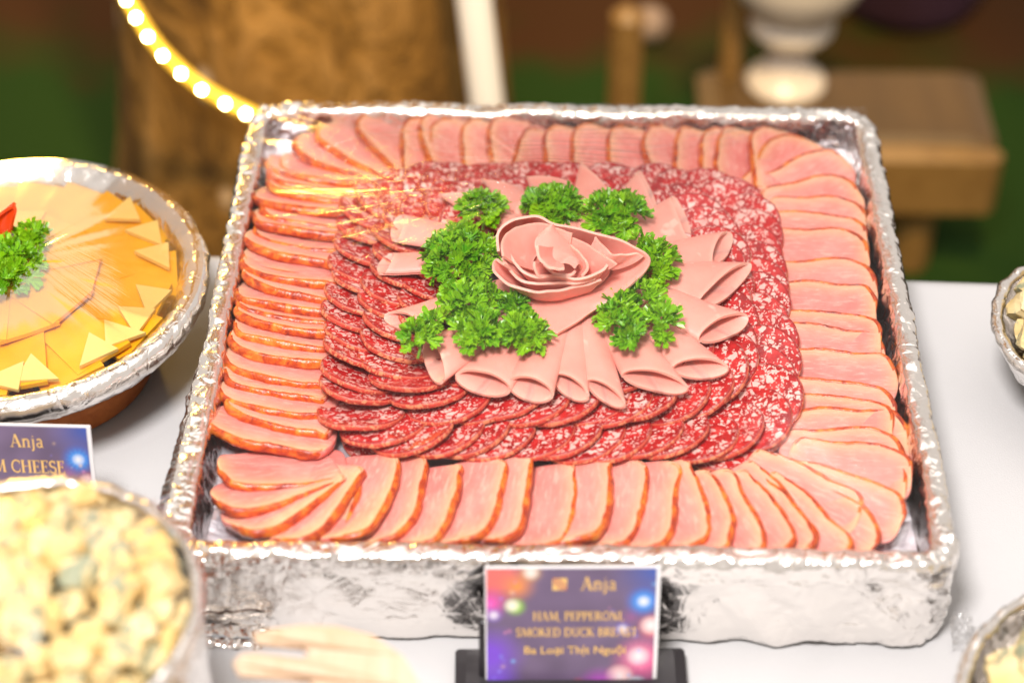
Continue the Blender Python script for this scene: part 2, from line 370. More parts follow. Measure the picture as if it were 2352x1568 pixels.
def tray():
    root = tag(empty('serving_tray', (0, 0, ZT)), 'large square foil covered tray holding the ham and salami slices', 'tray')
    prof = catmull([(.006, .0), (.002, .004), (.001, .02), (.002, .052), (.0012, .064), (.0016, .0725), (.0028, .0770), (.0065, .0790), (.0128, .0792), (.0165, .0780), (.0188, .0735), (.0205, .064), (.0235, ZF - ZT + .001)], 70)
    n, m = 1250, len(prof); Lp = rlen(HA, HB, .028); V = np.zeros((n, m, 3))
    nz = noise.noise
    fr = random.Random(4)
    def waves(k, lo, hi):
        return [(math.cos(a) / l, math.sin(a) / l, fr.random()) for a, l in ((fr.uniform(0, PI), fr.uniform(lo, hi)) for _ in range(k))]
    WB, WS = waves(7, .030, .085), waves(10, .005, .016)
    def fold(x, y, ws):                 # straight creases in many directions: flat facets between sharp folds
        return sum(abs(((x * a + y * b + c) % 1) - .5) for a, b, c in ws) / len(ws) * 4 - 1
    for i in range(n):
        s = i / n * Lp; (px, py), (nx, ny) = rrect(s, HA, HB, .028)
        front = -ny if ny < -.5 else 0
        corner = 1.0 if (abs(nx) > .05 and abs(ny) > .05) else 0.0
        dx, dy = HA - abs(px), HB - abs(py); nearc = max(0, 1 - min(1, math.hypot(max(dx - .0, 0), max(dy, 0)) / .09))
        for j, (ins, z) in enumerate(prof):
            x, y = px - nx * ins, py - ny * ins
            w = j * .0022
            q = (s * 38, w * 38, 3.1); wall = 1 if z < .064 and ins < .012 else 0
            a = abs(nz((s * 70, w * 60, 0))) * 2 - .6 + 1.1 * abs(nz((s * 170, w * 110, 7))) - .4
            amp = .0008 if not wall else (.0004 + .0012 * nearc)
            dd = amp * a + .0022 * nz((s * 16, w * 22, 9)) * (1 if not wall else .9)
            wx, wy = s + .006 * nz((s * 25, w * 25, 40)), w * .8 + .006 * nz((s * 25, w * 25, 44))
            dd += (.0044 if wall else .0008) * fold(wx, wy, WB) + (.0007 * (.35 + nearc + max(0, nz((s * 8, w * 12, 50)))) if wall else .0011) * fold(wx, wy, WS)
            if wall and not front: dd += .0018 * abs(nz((s * 45, w * 8, 4)))
            if nx < -.2: dd += -nx * .016 * max(0, -py / HB - .15) ** 1.2 * (1 if z < .07 and ins < .01 else .45 if ins < .014 else 0)
            lift = .0016 * nz((s * 30, 5.5, 1)) + .0009 * nz((s * 120, w * 70, 2))
            V[i, j] = (x + nx * dd, y + ny * dd, z + (lift if .06 < z else 0) + (.0020 * a * (.5 + nearc) if .069 < z else 0))
    V[:, 0, 2] = .0005
    f = gridfaces(n, m, wrapn=True)
    # torn place low on the front left: the board shows through
    keep = []
    for q in f:
        i, j = q[0] // m, q[0] % m
        s = i / n * Lp; x = rrect(s, HA, HB, .028)[0]
        inz = V[i, j, 2]
        if x[1] < -.244 and -.232 < x[0] < -.178 and .003 + .002 * nz((x[0] * 300, 0, 0)) < inz < .0125 - .007 * (x[0] + .232) / .054 + .002 * nz((x[0] * 260, 4, 0)): continue
        if x[1] < -.244 and -.236 < x[0] < -.190 and .0225 < inz < .0245: continue
        keep.append(q)
    link('foil_wrap', meshdata('foil_wrap', V.reshape(-1, 3), keep), FOIL, root)
    # inside floor of the tray
    k = 150; G = []
    for i in range(k):
        for j in range(k):
            x, y = (i / (k - 1) - .5) * 2 * (HA - .023), (j / (k - 1) - .5) * 2 * (HB - .023)
            G.append((x, y, ZF - ZT + .0012 * abs(nz((x * 60, y * 60, 0))) + .001 * nz((x * 20, y * 20, 3))))
    link('foil_lining', meshdata('foil_lining', G, gridfaces(k, k)), FOILB, root)
    b = link('wooden_board', box('wooden_board', 2 * HA - .020, 2 * HB - .020, .020, .003, (0, 0, .0115)), WTERRA, root); b['label'] = 'red-brown board showing where the foil is torn'
    # curled foil scraps by the tear
    for (x, z, w, h, a) in ((-.214, .0175, .050, .010, .3), (-.212, .0035, .040, .008, -.5)):
        G = np.zeros((40, 10, 3))
        for i in range(40):
            for j in range(10):
                u, t = i / 39 - .5, j / 9 - .5; r_ = nz((u * 9, t * 4, z * 900)) * .004
                G[i, j] = (x + u * w, -HB - .0025 - .004 * abs(math.sin(t * 3 + a)) - abs(r_), z + t * h + r_ * .7 - .004 * u)
        link('foil_flap', sheet('foil_flap', G, .0004), FOIL, root)
    return root
tray()

# ------------------------------------------------------------------ smoked ham slices with rind
def ham_meshes(L, w, t, seed, ridge=1.0):
    r_ = random.Random(seed); j = lambda a: r_.uniform(-a, a); L *= r_.uniform(.93, 1.08); w *= r_.uniform(.9, 1.1); t *= r_.uniform(.8, 1.2)
    ctl = [(-.5, .52), (-.475, .24), (-.37, .07), (-.16, .0), (.15, .005), (.38, .02), (.485, .10), (.50, .50), (.47, .90), (.2, 1.0), (-.12, 1.0), (-.36, .93), (-.475, .76)]
    ctl = [((a + j(.018)) * L, (b + j(.040)) * w) for a, b in ctl]
    n = 96; O = catmull(ctl, n, True); cen = np.array([0, .5 * w])
    # where the rind runs: from the outer end round the exposed side to the inner end
    i0 = int(np.argmin(np.hypot(O[:, 0] + .5 * L, O[:, 1] - .58 * w))); i1 = int(np.argmin(np.hypot(O[:, 0] - .49 * L, O[:, 1] - .12 * w)))
    ridx = list(range(i0, i1 + 1)) if i0 < i1 else list(range(i0, n)) + list(range(0, i1 + 1))
    k1, k2, k3 = j(.0018), r_.uniform(.0015, .0045), j(10)
    def warp(x, y, z):
        o_ = max(0, -x / L - .18)
        return (x + .0012 * noise.noise((x * 60, y * 60, k3)), y, z + k2 * (o_ / .32) ** 2 + k1 * math.sin(y / w * 3) + .0016 * noise.noise((x * 22, y * 22, k3 + 3)))
    V, F, A = [], [], []
    RP = O[ridx]
    def ring(s, z, rr=0):
        base = len(V)
        for p in O:
            q = cen + (p - cen) * s; V.append(warp(q[0], q[1], z))
            A.append(math.exp(-(np.min(np.hypot(RP[:, 0] - q[0], RP[:, 1] - q[1])) / .0062) ** 1.5) if rr else 0)
        return base
    rows = [ring(.40, 0), ring(.97, 0), ring(1.0, .0006), ring(1.0, t - .0007), ring(.985, t, 1), ring(.94, t, 1), ring(.86, t, 1), ring(.72, t, 1), ring(.5, t, 1), ring(.22, t, 1)]
    for a, b in zip(rows, rows[1:]):
        for i in range(n): F.append((a + i, a + (i + 1) % n, b + (i + 1) % n, b + i))
    F.append(tuple(rows[-1] + i for i in range(n))); F.append(tuple(reversed([rows[0] + i for i in range(n)])))
    meat = meshdata('ham_slice', V, F, attrs={'rindside': np.array(A) * .8})
    V2 = []; m = len(ridx)
    for q, i in enumerate(ridx):
        e = min(1, q / 6, (m - 1 - q) / 5)
        d = O[i] - cen; d = d / np.linalg.norm(d)
        for off, z in ((-.0018, t + .0001), (-.0009, t + .0007), (.0006, t - .0002), (.0014, t * .72), (.0016, t * .5), (.0014, t * .25), (.0004, -.0003), (-.0020, -.0005)):
            bmp = .0009 * ridge * noise.noise((O[i][0] * 130, O[i][1] * 130, z * 160 + seed)) + .0006 * noise.noise((O[i][0] * 320, z * 300, seed))
            cc = O[i] + d * ((off + bmp) * (e if off > 0 else 1) - (1 - e) * .0006)
            V2.append(warp(cc[0], cc[1], z if 0 < z < t else (z if e > .9 else min(max(z, 0), t))))
    rind = meshdata('rind', V2, gridfaces(m, 8))
    return meat, rind
HV = {'thick': [ham_meshes(.080, .047, .0056, 10 + i, 1.6) for i in range(12)], 'mid': [ham_meshes(.082, .050, .0056, 30 + i) for i in range(14)], 'thin': [ham_meshes(.080, .054, .0042, 60 + i, .6) for i in range(12)]}
WID = {'thick': .046, 'mid': .050, 'thin': .054}; TH = {'thick': .0078, 'mid': .0056, 'thin': .0042}
def ham(pos, ang, tilt, kind, label, group='smoked ham slices around the tray', outer=0.0, scale=1.0):
    meat, rind = rng.choice(HV[kind])
    o = link('ham_slice', meat, HAM); tag(o, label, 'ham slice', group)
    z = ZF + .0025 + WID[kind] * math.sin(tilt) * scale
    o.matrix_world = Matrix.Translation((pos[0], pos[1], z)) @ Matrix.Rotation(ang, 4, 'Z') @ Matrix.Rotation(-tilt, 4, 'X') @ Matrix.Rotation(outer, 4, 'Y') @ Matrix.Diagonal((scale, scale, 1, 1))
    r_ = link('rind', rind, RIND, o)
def ham_rows():
    ze = .815
    # left wall: from the front towards the back, exposed rind facing the viewer
    ys = [1016, 968, 938, 893, 858, 822, 786, 752, 728, 700, 674, 645, 616, 590, 564, 534, 508, 482, 456, 430, 405]
    for k, y in enumerate(ys):
        p = P(690, y + rng.uniform(-5, 5), ze); x = -.1965 + rng.uniform(-.004, .003) + (.002 if k > 14 else 0)
        ham((x, p.y), R(-7 + rng.uniform(-5, 4) - (4 if k < 4 else 0)), R(rng.uniform(16, 23)), 'thick', f'orange-edged ham slice along the left tray wall, {ORD[k + 1]} from its front end', outer=R(rng.uniform(1, 4)))
    # front left corner fan
    for k, (a, px, py) in enumerate(((8, -.193, -.180), (28, -.186, -.199), (47, -.172, -.212), (66, -.146, -.211))):
        ca, sa = math.cos(R(a)), math.sin(R(a))
        ham((px + .012 * ca, py + .012 * sa), R(a), R(16), 'mid', f'ham slice in the fan at the front left corner, {ORD[k + 1]} from the left wall', outer=R(2))
    # front wall
    xs = [817, 891, 966, 1050, 1150, 1216, 1317, 1405, 1484, 1560, 1625, 1672, 1732, 1786, 1830]
    for k, x in enumerate(xs):
        p = P(x, 1140, ze); aa = 84 + rng.uniform(-4, 4) if k < 10 else 90 + (k - 9) * 6
        ham((p.x, -.189 + rng.uniform(-.004, .004)), R(aa + rng.uniform(-3, 3)), R(rng.uniform(12, 19)), 'mid', f'ham slice standing along the front tray rim, {ORD[k + 1]} from the left', outer=R(rng.uniform(0, 5)), scale=rng.uniform(.94, 1.06))
    # front right corner fan
    for k, (a, px, py) in enumerate(((120, .150, -.180), (126, .168, -.187), (140, .184, -.177), (147, .168, -.155), (154, .194, -.158), (165, .196, -.134))):
        ham((px, py), R(a), R(12), 'thin', f'thin ham slice in the fan at the front right corner, {ORD[k + 1]} from the front rim', outer=R(2))
    # right wall, exposed edge away from the viewer
    ys = [1000, 962, 921, 888, 859, 789, 731, 697, 632, 580, 512, 472, 430]
    for k, y in enumerate(ys):
        p = P(1910, y, ze); ham((.1915 + rng.uniform(-.004, .004), p.y), R(176 + rng.uniform(-5, 4)), R(rng.uniform(11, 15)), 'thin', f'pale pink ham slice along the right tray wall, {ORD[k + 1]} from its front end', outer=R(rng.uniform(0, 4)), scale=rng.uniform(.94, 1.07))
    # back right corner fan
    for k, (a, px, py) in enumerate(((196, .186, .157), (218, .176, .180), (240, .155, .1895))):
        ham((px, py), R(a), R(13), 'thin', f'large ham slice in the fan at the back right corner, {ORD[k + 1]} from the right wall', outer=R(3))
    xs = [1722, 1640, 1605, 1545, 1480, 1395, 1310, 1250, 1180, 1120, 1058, 985, 920]
    for k, x in enumerate(xs):
        p = P(x, 325, ze); ham((p.x, .1835 + rng.uniform(-.003, .004) + (.006 if k > 8 else 0)), R(272 + rng.uniform(-5, 5)), R(rng.uniform(13, 17)), 'mid', f'ham slice along the back tray wall, {ORD[k + 1]} from the right corner', outer=R(rng.uniform(1, 4)))
    for k, (a, px, py) in enumerate(((285, -.110, .1930), (305, -.150, .1890), (322, -.172, .176), (336, -.182, .163), (348, -.186, .146))):
        ham((px, py), R(a), R(17), 'mid' if k < 3 else 'thick', f'ham slice in the fan at the back left corner, {ORD[k + 1]} from the back wall', outer=R(3))
ham_rows()

# ------------------------------------------------------------------ salami
def salami_mesh(seed, r_=.0295, t=.0046):
    q = random.Random(seed); n = 56; V, F, mi = [], [], []; ec = q.uniform(.93, 1.05); k = q.uniform(0, 99); cup = q.uniform(-.0015, .0025)
    def ring(s, z, b=0):
        base = len(V)
        for i in range(n):
            a = 2 * PI * i / n; rr = r_ * s * (1 + .025 * noise.noise((math.cos(a) * 1.5, math.sin(a) * 1.5, k))) + b * .0005 * noise.noise((math.cos(a) * 9, math.sin(a) * 9, z * 400 + k))
            x, y = rr * math.cos(a), rr * math.sin(a) * ec
            V.append((x, y, z + cup * (s * s) + .0012 * s * noise.noise((x * 35, y * 35, k)) + .0005 * noise.noise((x * 190, y * 190, k))))
        return base
    rows = [(ring(.5, 0), 0), (ring(.97, 0), 0), (ring(1.0, .0006, 1), 1), (ring(1.012, t * .5, 1), 1), (ring(1.0, t - .0006, 1), 1), (ring(.972, t), 0), (ring(.935, t), 0), (ring(.80, t), 0), (ring(.65, t), 0), (ring(.4, t), 0), (ring(.15, t), 0)]
    for (a, _), (b, mb) in zip(rows, rows[1:]):
        for i in range(n): F.append((a + i, a + (i + 1) % n, b + (i + 1) % n, b + i)); mi.append(mb if _ or mb else 0)
    F.append(tuple(rows[-1][0] + i for i in range(n))); F.append(tuple(reversed([rows[0][0] + i for i in range(n)]))); mi += [0, 0]
    rimv = np.zeros(len(V)); rimv[5 * n:6 * n] = 1; rimv[4 * n:5 * n] = .9
    me = meshdata('salami_slice', V, F, mi=mi, attrs={'rim': rimv}); me.materials.append(SAL.m); me.materials.append(SALE.m)
    return me
SV = [salami_mesh(i) for i in range(8)]
def salami():
    sides = ['front', 'right', 'back', 'left']
    cx, cyy = -.0025, .009
    for ringname, ha, hb, rr, n, z0, off in (('outer', .1395, .1300, .042, 52, .7955, 0), ('middle', .1120, .1040, .050, 42, .8005, .5), ('inner', .085, .078, .045, 24, .8030, .2)):
        Lp = rlen(ha, hb, rr); cnt = {}
        for k in range(n):
            s = (k + off + rng.uniform(-.12, .12)) / n * Lp; (x, y), (nx, ny) = rrect(s, ha, hb, rr)
            ux, uy = -nx, -ny; e = Vector((uy, -ux, 0)) * 1.0 + Vector((nx, ny, 0)) * .75
            side = 0 if ny < -.7 else 1 if nx > .7 else 2 if ny > .7 else 3
            tilt = R(rng.uniform(13, 19) + (9 if side == 3 else 3 if side == 0 else 4))
            e.normalize(); axis = Vector((0, 0, 1)).cross(e)
            o = link('salami_slice', rng.choice(SV))
            cnt[side] = cnt.get(side, 0) + 1
            tag(o, f'salami slice on the {sides[side]} side of the {ringname} ring, {ORD[cnt[side]]} going counterclockwise', 'salami slice', 'salami slices ringing the ham rose')
            o.matrix_world = Matrix.Translation((cx + x + rng.uniform(-.003, .003), cyy + y + rng.uniform(-.003, .003), z0 + .029 * math.sin(tilt) * .75 + .001 * (k % 2))) @ Matrix.Rotation(-tilt, 4, axis) @ Matrix.Rotation(rng.uniform(0, 6.28), 4, 'Z')
salami()
for x, y, a, w in ((.108, -.121, 40, 'lower'), (.124, -.108, 60, 'upper'), (-.120, -.112, 130, 'left')):
    o = link('salami_slice', SV[2]); e = Vector((math.cos(R(a - 90)), math.sin(R(a - 90)), 0))
    tag(o, f'salami slice tucked into the front {"left" if w == "left" else "right"} corner of the ring' + ('' if w == 'left' else f', {w} of two'), 'salami slice', 'salami slices ringing the ham rose')
    o.matrix_world = Matrix.Translation((x, y, .7965)) @ Matrix.Rotation(R(-9), 4, Vector((0, 0, 1)).cross(e))

# ------------------------------------------------------------------ folded ham cones
def Z(zx, zy, z):                   # point seen at (zx, zy) of the enlarged middle of the picture
    return P((950 + zx / 2.4505) * .91875, (400 + zy / 2.4505) * .91875, z)
CONES = [((1065, 1330), (1275, 1440), 'front, below the rose tip'), ((800, 1375), (1058, 1445), 'front, second to the left of the rose tip'), ((1280, 1365), (1500, 1480), 'front, just right of the rose tip'),
         ((1502, 1330), (1880, 1400), 'front right, wide open with a dark slit'), ((475, 1320), (790, 1405), 'front left, below the small parsley tuft'), ((282, 1130), (385, 1355), 'front left end, opening toward the left'),
         ((1805, 1285), (2125, 1265), 'right front, beside the parsley ring'), ((1968, 1108), (2245, 968), 'right, pointed below the widest one'), ((1958, 900), (2265, 636), 'right, widest with a long slit'),
         ((2050, 640), (2140, 455), 'right back, above the widest one'), ((1890, 480), (1795, 228), 'back right, folded double beside the salami'), ((1700, 335), (1590, 82), 'back right, tall pointed beside the parsley'),
         ((1420, 215), (1232, 15), 'back, pointed behind the top parsley'), ((1165, 150), (905, 110), 'back, rounded behind the film streaks'), ((850, 185), (645, 105), 'back left, above the upper parsley'),
         ((590, 250), (392, 195), 'back left, small tip above the parsley'), ((100, 490), (125, 340), 'left, rounded closed end under film'), ((62, 580), (20, 690), 'left, with a torn edge'), ((52, 955), (230, 1005), 'left front, lying beside the parsley')]
def cones():
    cen = Z(1200, 700, .830)
    for k, (c1, c2, where) in enumerate(CONES):
        a, b = Z(*c1, .829), Z(*c2, .829); mid = (a + b) / 2; wid = (b - a).length
        ax = (cen - mid); ax.z = 0; dist = ax.length; ax.normalize()
        side = (b - a).normalized()
        L = min(dist - .014, .082)
        apex = mid + ax * L
        wa = min(wid * .80, .019)
        skew = (b - a).dot(ax)          # how obliquely the mouth is cut
        lat = side - ax * side.dot(ax); lat.normalize()
        wm = max(abs((b - a).dot(lat)), .021); hm = min(.0120, max(.0095, .44 * wm)); ha = .0105
        nphi, nv = 44, 16; G = np.zeros((nphi, nv, 3)); sd = k * 3.3
        back = 1 if k in (9, 10, 11, 12, 13, 14, 15) else 0
        for i in range(nphi):
            ph = 2 * PI * 1.04 * i / (nphi - 1) - PI * .55
            grow = 1 + .10 * i / (nphi - 1)
            for j in range(nv):
                v = j / (nv - 1)
                w = wa + (wm - wa) * v ** .8; h = ha + (hm - ha) * v
                X = w / 2 * math.copysign(abs(math.cos(ph)) ** .95, math.cos(ph)) * grow
                up = math.sin(ph)
                z = h * (.5 + .5 * (up if up > 0 else up * .9)) * grow * (1 - .10 * abs(math.cos(ph)))
                if up < 0: z += .0012
                ln = L * v - (up * .0045 if up > 0 else up * .0065) * v ** 3 + (-skew) * (X / wm) * v ** 2 * 1.0
                p = apex - ax * ln + lat * (X + .002 * noise.noise((v * 2, sd, 0)))
                zz = .8290 - .0070 * v + z + .0016 * (k % 2) + .0013 * noise.noise((X * 60, ln * 40, sd)) * v
                G[i, j] = (p.x, p.y, zz)
        o = link('ham_roll', sheet('ham_roll', G, .0020), PINK)
        tag(o, 'folded pink ham roll at the ' + where, 'ham roll', 'ham rolls fanned out under the rose')
cones()

# ------------------------------------------------------------------ ham rose
def rose():
    root = tag(empty('ham_rose', (.004, .0, .822)), 'pink ham slices wrapped into a rose at the centre of the tray', 'ham rose')
    bpy.context.view_layer.update(); inv = root.matrix_world.inverted()
    def petal(rim, base, n=70, m=16, belly=.004, t=.0019, bow=0.0, dome=0.0):
        A = catmull([Z(x, y, z) for x, y, z in rim], n); B = catmull(base, n)
        cen = np.array(Z(1150, 640, .84)); G = np.zeros((n, m, 3)); sd = rng.uniform(0, 50)
        for i in range(n):
            out = (A[i] + B[i]) / 2 - cen; out[2] = 0; out /= max(np.linalg.norm(out), 1e-5)
            for j in range(m):
                v = j / (m - 1)
                p = B[i] * (1 - v) + A[i] * v + np.array((0, 0, dome * math.sin(PI * v))) + out * (belly * math.sin(PI * v) + bow * v * v)
                p = p + np.array((noise.noise((i * .10, v * 2, sd)), noise.noise((i * .10, v * 2, sd + 9)), noise.noise((i * .16, v * 3, sd + 20)))) * .0009 * v
                G[i, j] = inv @ Vector(p)
        link('petal', sheet('petal', G, t), PINK, root)
    cen0 = Vector(Z(1120, 640, .862))
    def flare(rim, k, drop, n=70, **kw):
        rim = [(x, y, z + .015) for x, y, z in rim]
        pts = [Vector(Z(x, y, z)) for x, y, z in rim]
        base = []
        for p in pts:
            q = cen0 + (p - cen0) * k; q.z = p.z - drop; base.append(q)
        petal(rim, base, n, **kw)
    # outermost slice: rises behind, folds over at the right and lies down to the front tip
    out = [(722, 560, .860), (722, 450, .866), (780, 385, .871), (880, 350, .873), (970, 345, .873), (1060, 390, .872), (1150, 412, .870), (1250, 425, .869), (1340, 452, .867), (1440, 480, .865), (1550, 530, .862), (1630, 578, .858), (1655, 625, .854), (1620, 695, .848), (1540, 765, .842), (1430, 845, .836), (1320, 920, .831), (1200, 1000, .828), (1085, 1068, .827)]
    low = [(850, 640), (850, 590), (880, 550), (950, 535), (1020, 540), (1080, 560), (1140, 575), (1200, 590), (1250, 610), (1300, 640), (1350, 670), (1390, 700), (1390, 730), (1340, 765), (1270, 790), (1180, 810), (1080, 825), (980, 840), (870, 862)]
    petal([(x, y, z + .015) for x, y, z in out], [Vector(Z(x, y, .845 if i < 12 else .849 - .0006 * (i - 12))) for i, (x, y) in enumerate(low)], 110, 20, .003)
    # under-slice closing the front of the rose
    petal([(865, 858, .845), (905, 930, .843), (960, 985, .841), (1020, 1030, .841), (1090, 1062, .841)], [Vector(Z(x, y, .841)) for x, y in ((1000, 790), (1050, 800), (1100, 800), (1150, 800), (1200, 800))], 40, 14, .0)
    flare([(760, 640, .862), (715, 610, .858), (692, 632, .855), (705, 690, .853), (760, 745, .851), (850, 785, .850), (930, 805, .850), (1030, 806, .850), (1130, 792, .850), (1230, 768, .850), (1355, 735, .851)], .46, .024, 80, belly=.002)
    flare([(1010, 405, .869), (930, 412, .870), (830, 435, .869), (778, 475, .867), (772, 520, .865), (800, 580, .862), (835, 640, .860), (880, 690, .858), (960, 715, .857), (1050, 708, .857), (1130, 718, .857), (1210, 728, .857), (1300, 708, .858), (1370, 670, .859), (1395, 635, .860)], .50, .024, 90, belly=.002)
    flare([(1050, 440, .868), (1130, 462, .868), (1220, 490, .867), (1310, 545, .865), (1390, 600, .863), (1450, 640, .861)], .50, .016, 50, belly=.002)
    flare([(1320, 470, .866), (1370, 530, .863), (1430, 575, .861), (1500, 580, .860), (1570, 572, .860), (1620, 590, .859)], .62, .014, 50, belly=.002)
    flare([(752, 585, .866), (748, 500, .869), (800, 428, .871), (900, 394, .873), (1000, 386, .874), (1090, 420, .873), (1180, 450, .872)], .50, .019, 70, belly=.002)
    flare([(752, 600, .860), (790, 665, .856), (850, 725, .854), (930, 756, .853), (1030, 757, .853), (1130, 752, .853), (1230, 748, .853), (1320, 722, .854)], .48, .019, 70, belly=.002)
    # bud: one slice rolled over itself, its free edge on the left
    petal([(1045, 430, .888), (985, 455, .889), (950, 495, .888), (955, 545, .886), (985, 595, .883), (1040, 622, .881), (1105, 628, .879), (1165, 642, .877), (1192, 668, .874)],
          [Vector(Z(x, y, z)) for x, y, z in ((1062, 434, .884), (1110, 465, .881), (1150, 500, .879), (1180, 540, .876), (1205, 580, .873), (1225, 610, .871), (1240, 635, .869), (1250, 658, .867), (1235, 685, .866))], 60, 18, .0, dome=.0055)
    flare([(960, 520, .884), (972, 590, .880), (1010, 640, .877), (1070, 665, .875), (1130, 672, .873)], .35, .014, 40, belly=.001)
    flare([(1110, 468, .866), (1160, 510, .865), (1215, 560, .863), (1262, 620, .860), (1270, 670, .857), (1235, 712, .854)], .45, .013, 50, belly=.001)
    flare([(945, 620, .864), (952, 670, .861), (975, 712, .858), (1030, 700, .856)], .5, .010, 36, belly=.001)
    flare([(1000, 640, .862), (1040, 680, .860), (1100, 700, .858), (1170, 700, .857), (1200, 680, .857)], .5, .010, 36, belly=.001)
    # the slice the rose sits on
    G = np.zeros((60, 10, 3)); cc = inv @ Vector(Z(1100, 660, .850))
    for i in range(60):
        a = 2 * PI * i / 60
        for j in range(10):
            r_ = .036 * (j + .02) / 9; G[i, j] = (cc.x + r_ * math.cos(a), cc.y + .85 * r_ * math.sin(a), cc.z + .003 * (j / 9) ** 2)
    link('petal', sheet('petal', G, .002, True), PINK, root)
rose()

# ------------------------------------------------------------------ parsley
def leaf_mesh(seed, lobes=7):
    q = random.Random(seed); V, F = [], []
    def lobe(o, a, ln, w, rise, tw):
        b = len(V); ca, sa = math.cos(a), math.sin(a)
        def pt(u, s, h): V.append((o[0] + ca * u - sa * s, o[1] + sa * u + ca * s, o[2] + h))
        pt(0, -w * .15, 0); pt(0, w * .15, 0)
        pt(ln * .45, -w * .5, rise * .5 + tw); pt(ln * .45, 0, rise * .5 - w * .35); pt(ln * .45, w * .5, rise * .5 + tw)
        pt(ln * .72, -w * .42, rise * .85 + tw); pt(ln * .75, 0, rise * .85 - w * .3); pt(ln * .72, w * .42, rise * .85 + tw)
        pt(ln, 0, rise * 1.0)
        pt(ln * .9, -w * .62, rise + tw * 1.2); pt(ln * .9, w * .62, rise + tw * 1.2)
        for f in ((0, 3, 2), (0, 1, 3), (1, 4, 3), (2, 3, 6, 5), (3, 4, 7, 6), (5, 6, 8), (6, 7, 8), (5, 9, 2), (7, 4, 10)): F.append(tuple(b + i for i in f))
    for k in range(lobes):
        a = 2 * PI * k / lobes + q.uniform(-.35, .35); ln = q.uniform(.0048, .0085)
        lobe((0, 0, 0), a, ln, q.uniform(.0026, .0040), q.uniform(.0005, .0055), q.uniform(-.0004, .0013))
        o = (math.cos(a) * ln * .35, math.sin(a) * ln * .35, .0015)
        lobe(o, a + q.uniform(-.9, .9), ln * q.uniform(.5, .8), q.uniform(.0020, .0032), q.uniform(.002, .006), q.uniform(0, .0012))
    return meshdata('leaf', V, F, smooth=False)
LV = [leaf_mesh(i, 6 + i % 3) for i in range(8)]
def sprig(lobes_, label, n_, hb=.832, dome=.016, group='parsley sprigs around the rose', pz=None, sc=1.0, zf=Z):
    n = n_ * .78
    c0 = zf(lobes_[0][0], lobes_[0][1], hb); root = tag(empty('parsley_sprig', c0), label, 'parsley', group)
    tot = sum(l[2] * l[3] for l in lobes_)
    for (x, y, rx, ry) in lobes_:
        cc = zf(x, y, hb) - c0; ex = (zf(x + rx, y, hb) - zf(x, y, hb)).length; ey = (zf(x, y + ry, hb) - zf(x, y, hb)).length
        link('stem', tube('stem', [(0, 0, -.008), tuple(cc * .5 + Vector((0, 0, -.003))), tuple(cc + Vector((0, 0, .002)))] if cc.length > .004 else [(0, -.012, -.008), (.002, -.004, -.002), (0, 0, .006)], .0012, 6), STEM, root)
        for k in range(max(3, int(n * rx * ry / tot))):
            r_ = math.sqrt((k + .5) / max(3, n * rx * ry / tot)); a = k * 2.399 + rng.uniform(-.4, .4)
            dx, dy = r_ * math.cos(a), r_ * math.sin(a)
            h = dome * math.sqrt(max(0, 1 - r_ * r_ * .92)) * rng.uniform(.8, 1.08)
            nrm = Vector((dx * 1.1, dy * 1.1, .75 + .3 * (1 - r_))).normalized()
            o = link('leaf', rng.choice(LV), LEAF, root)
            s = rng.uniform(.78, 1.30) * sc
            o.matrix_local = Matrix.Translation(cc + Vector((dx * ex * .90, dy * ey * .90, h - .006))) @ nrm.to_track_quat('Z', 'Y').to_matrix().to_4x4() @ Matrix.Rotation(rng.uniform(0, 6.3), 4, 'Z') @ Matrix.Scale(s, 4)
sprig([(500, 600, 240, 175)], 'large bushy parsley sprig just left of the ham rose', 75, .846, .018)
sprig([(630, 315, 135, 75)], 'parsley sprig behind the rose at the upper left', 26, .843)
sprig([(1050, 290, 180, 100)], 'curly parsley sprig directly behind the rose', 42, .843)
sprig([(1370, 340, 120, 105), (1510, 350, 120, 110)], 'curly parsley sprig behind the rose toward the back right', 46, .843)
sprig([(1690, 650, 110, 140), (1600, 520, 60, 40)], 'parsley sprig tucked under the right fold of the rose', 36, .843)
sprig([(1470, 960, 110, 130), (1620, 840, 110, 80), (1720, 990, 85, 105), (1540, 1085, 70, 60)], 'parsley sprig in an open ring right of the rose tip', 60, .846, .013)
sprig([(560, 870, 210, 110), (600, 1050, 140, 95)], 'parsley sprig lying in front of the largest sprig', 60, .846, .014)
sprig([(235, 1090, 95, 75), (345, 1000, 60, 60)], 'small parsley tuft at the far left over an open ham roll', 20, .846, .011)
sprig([(890, 1060, 130, 95), (830, 900, 90, 60)], 'parsley sprig pointing forward beside the rose tip', 36, .846, .012)

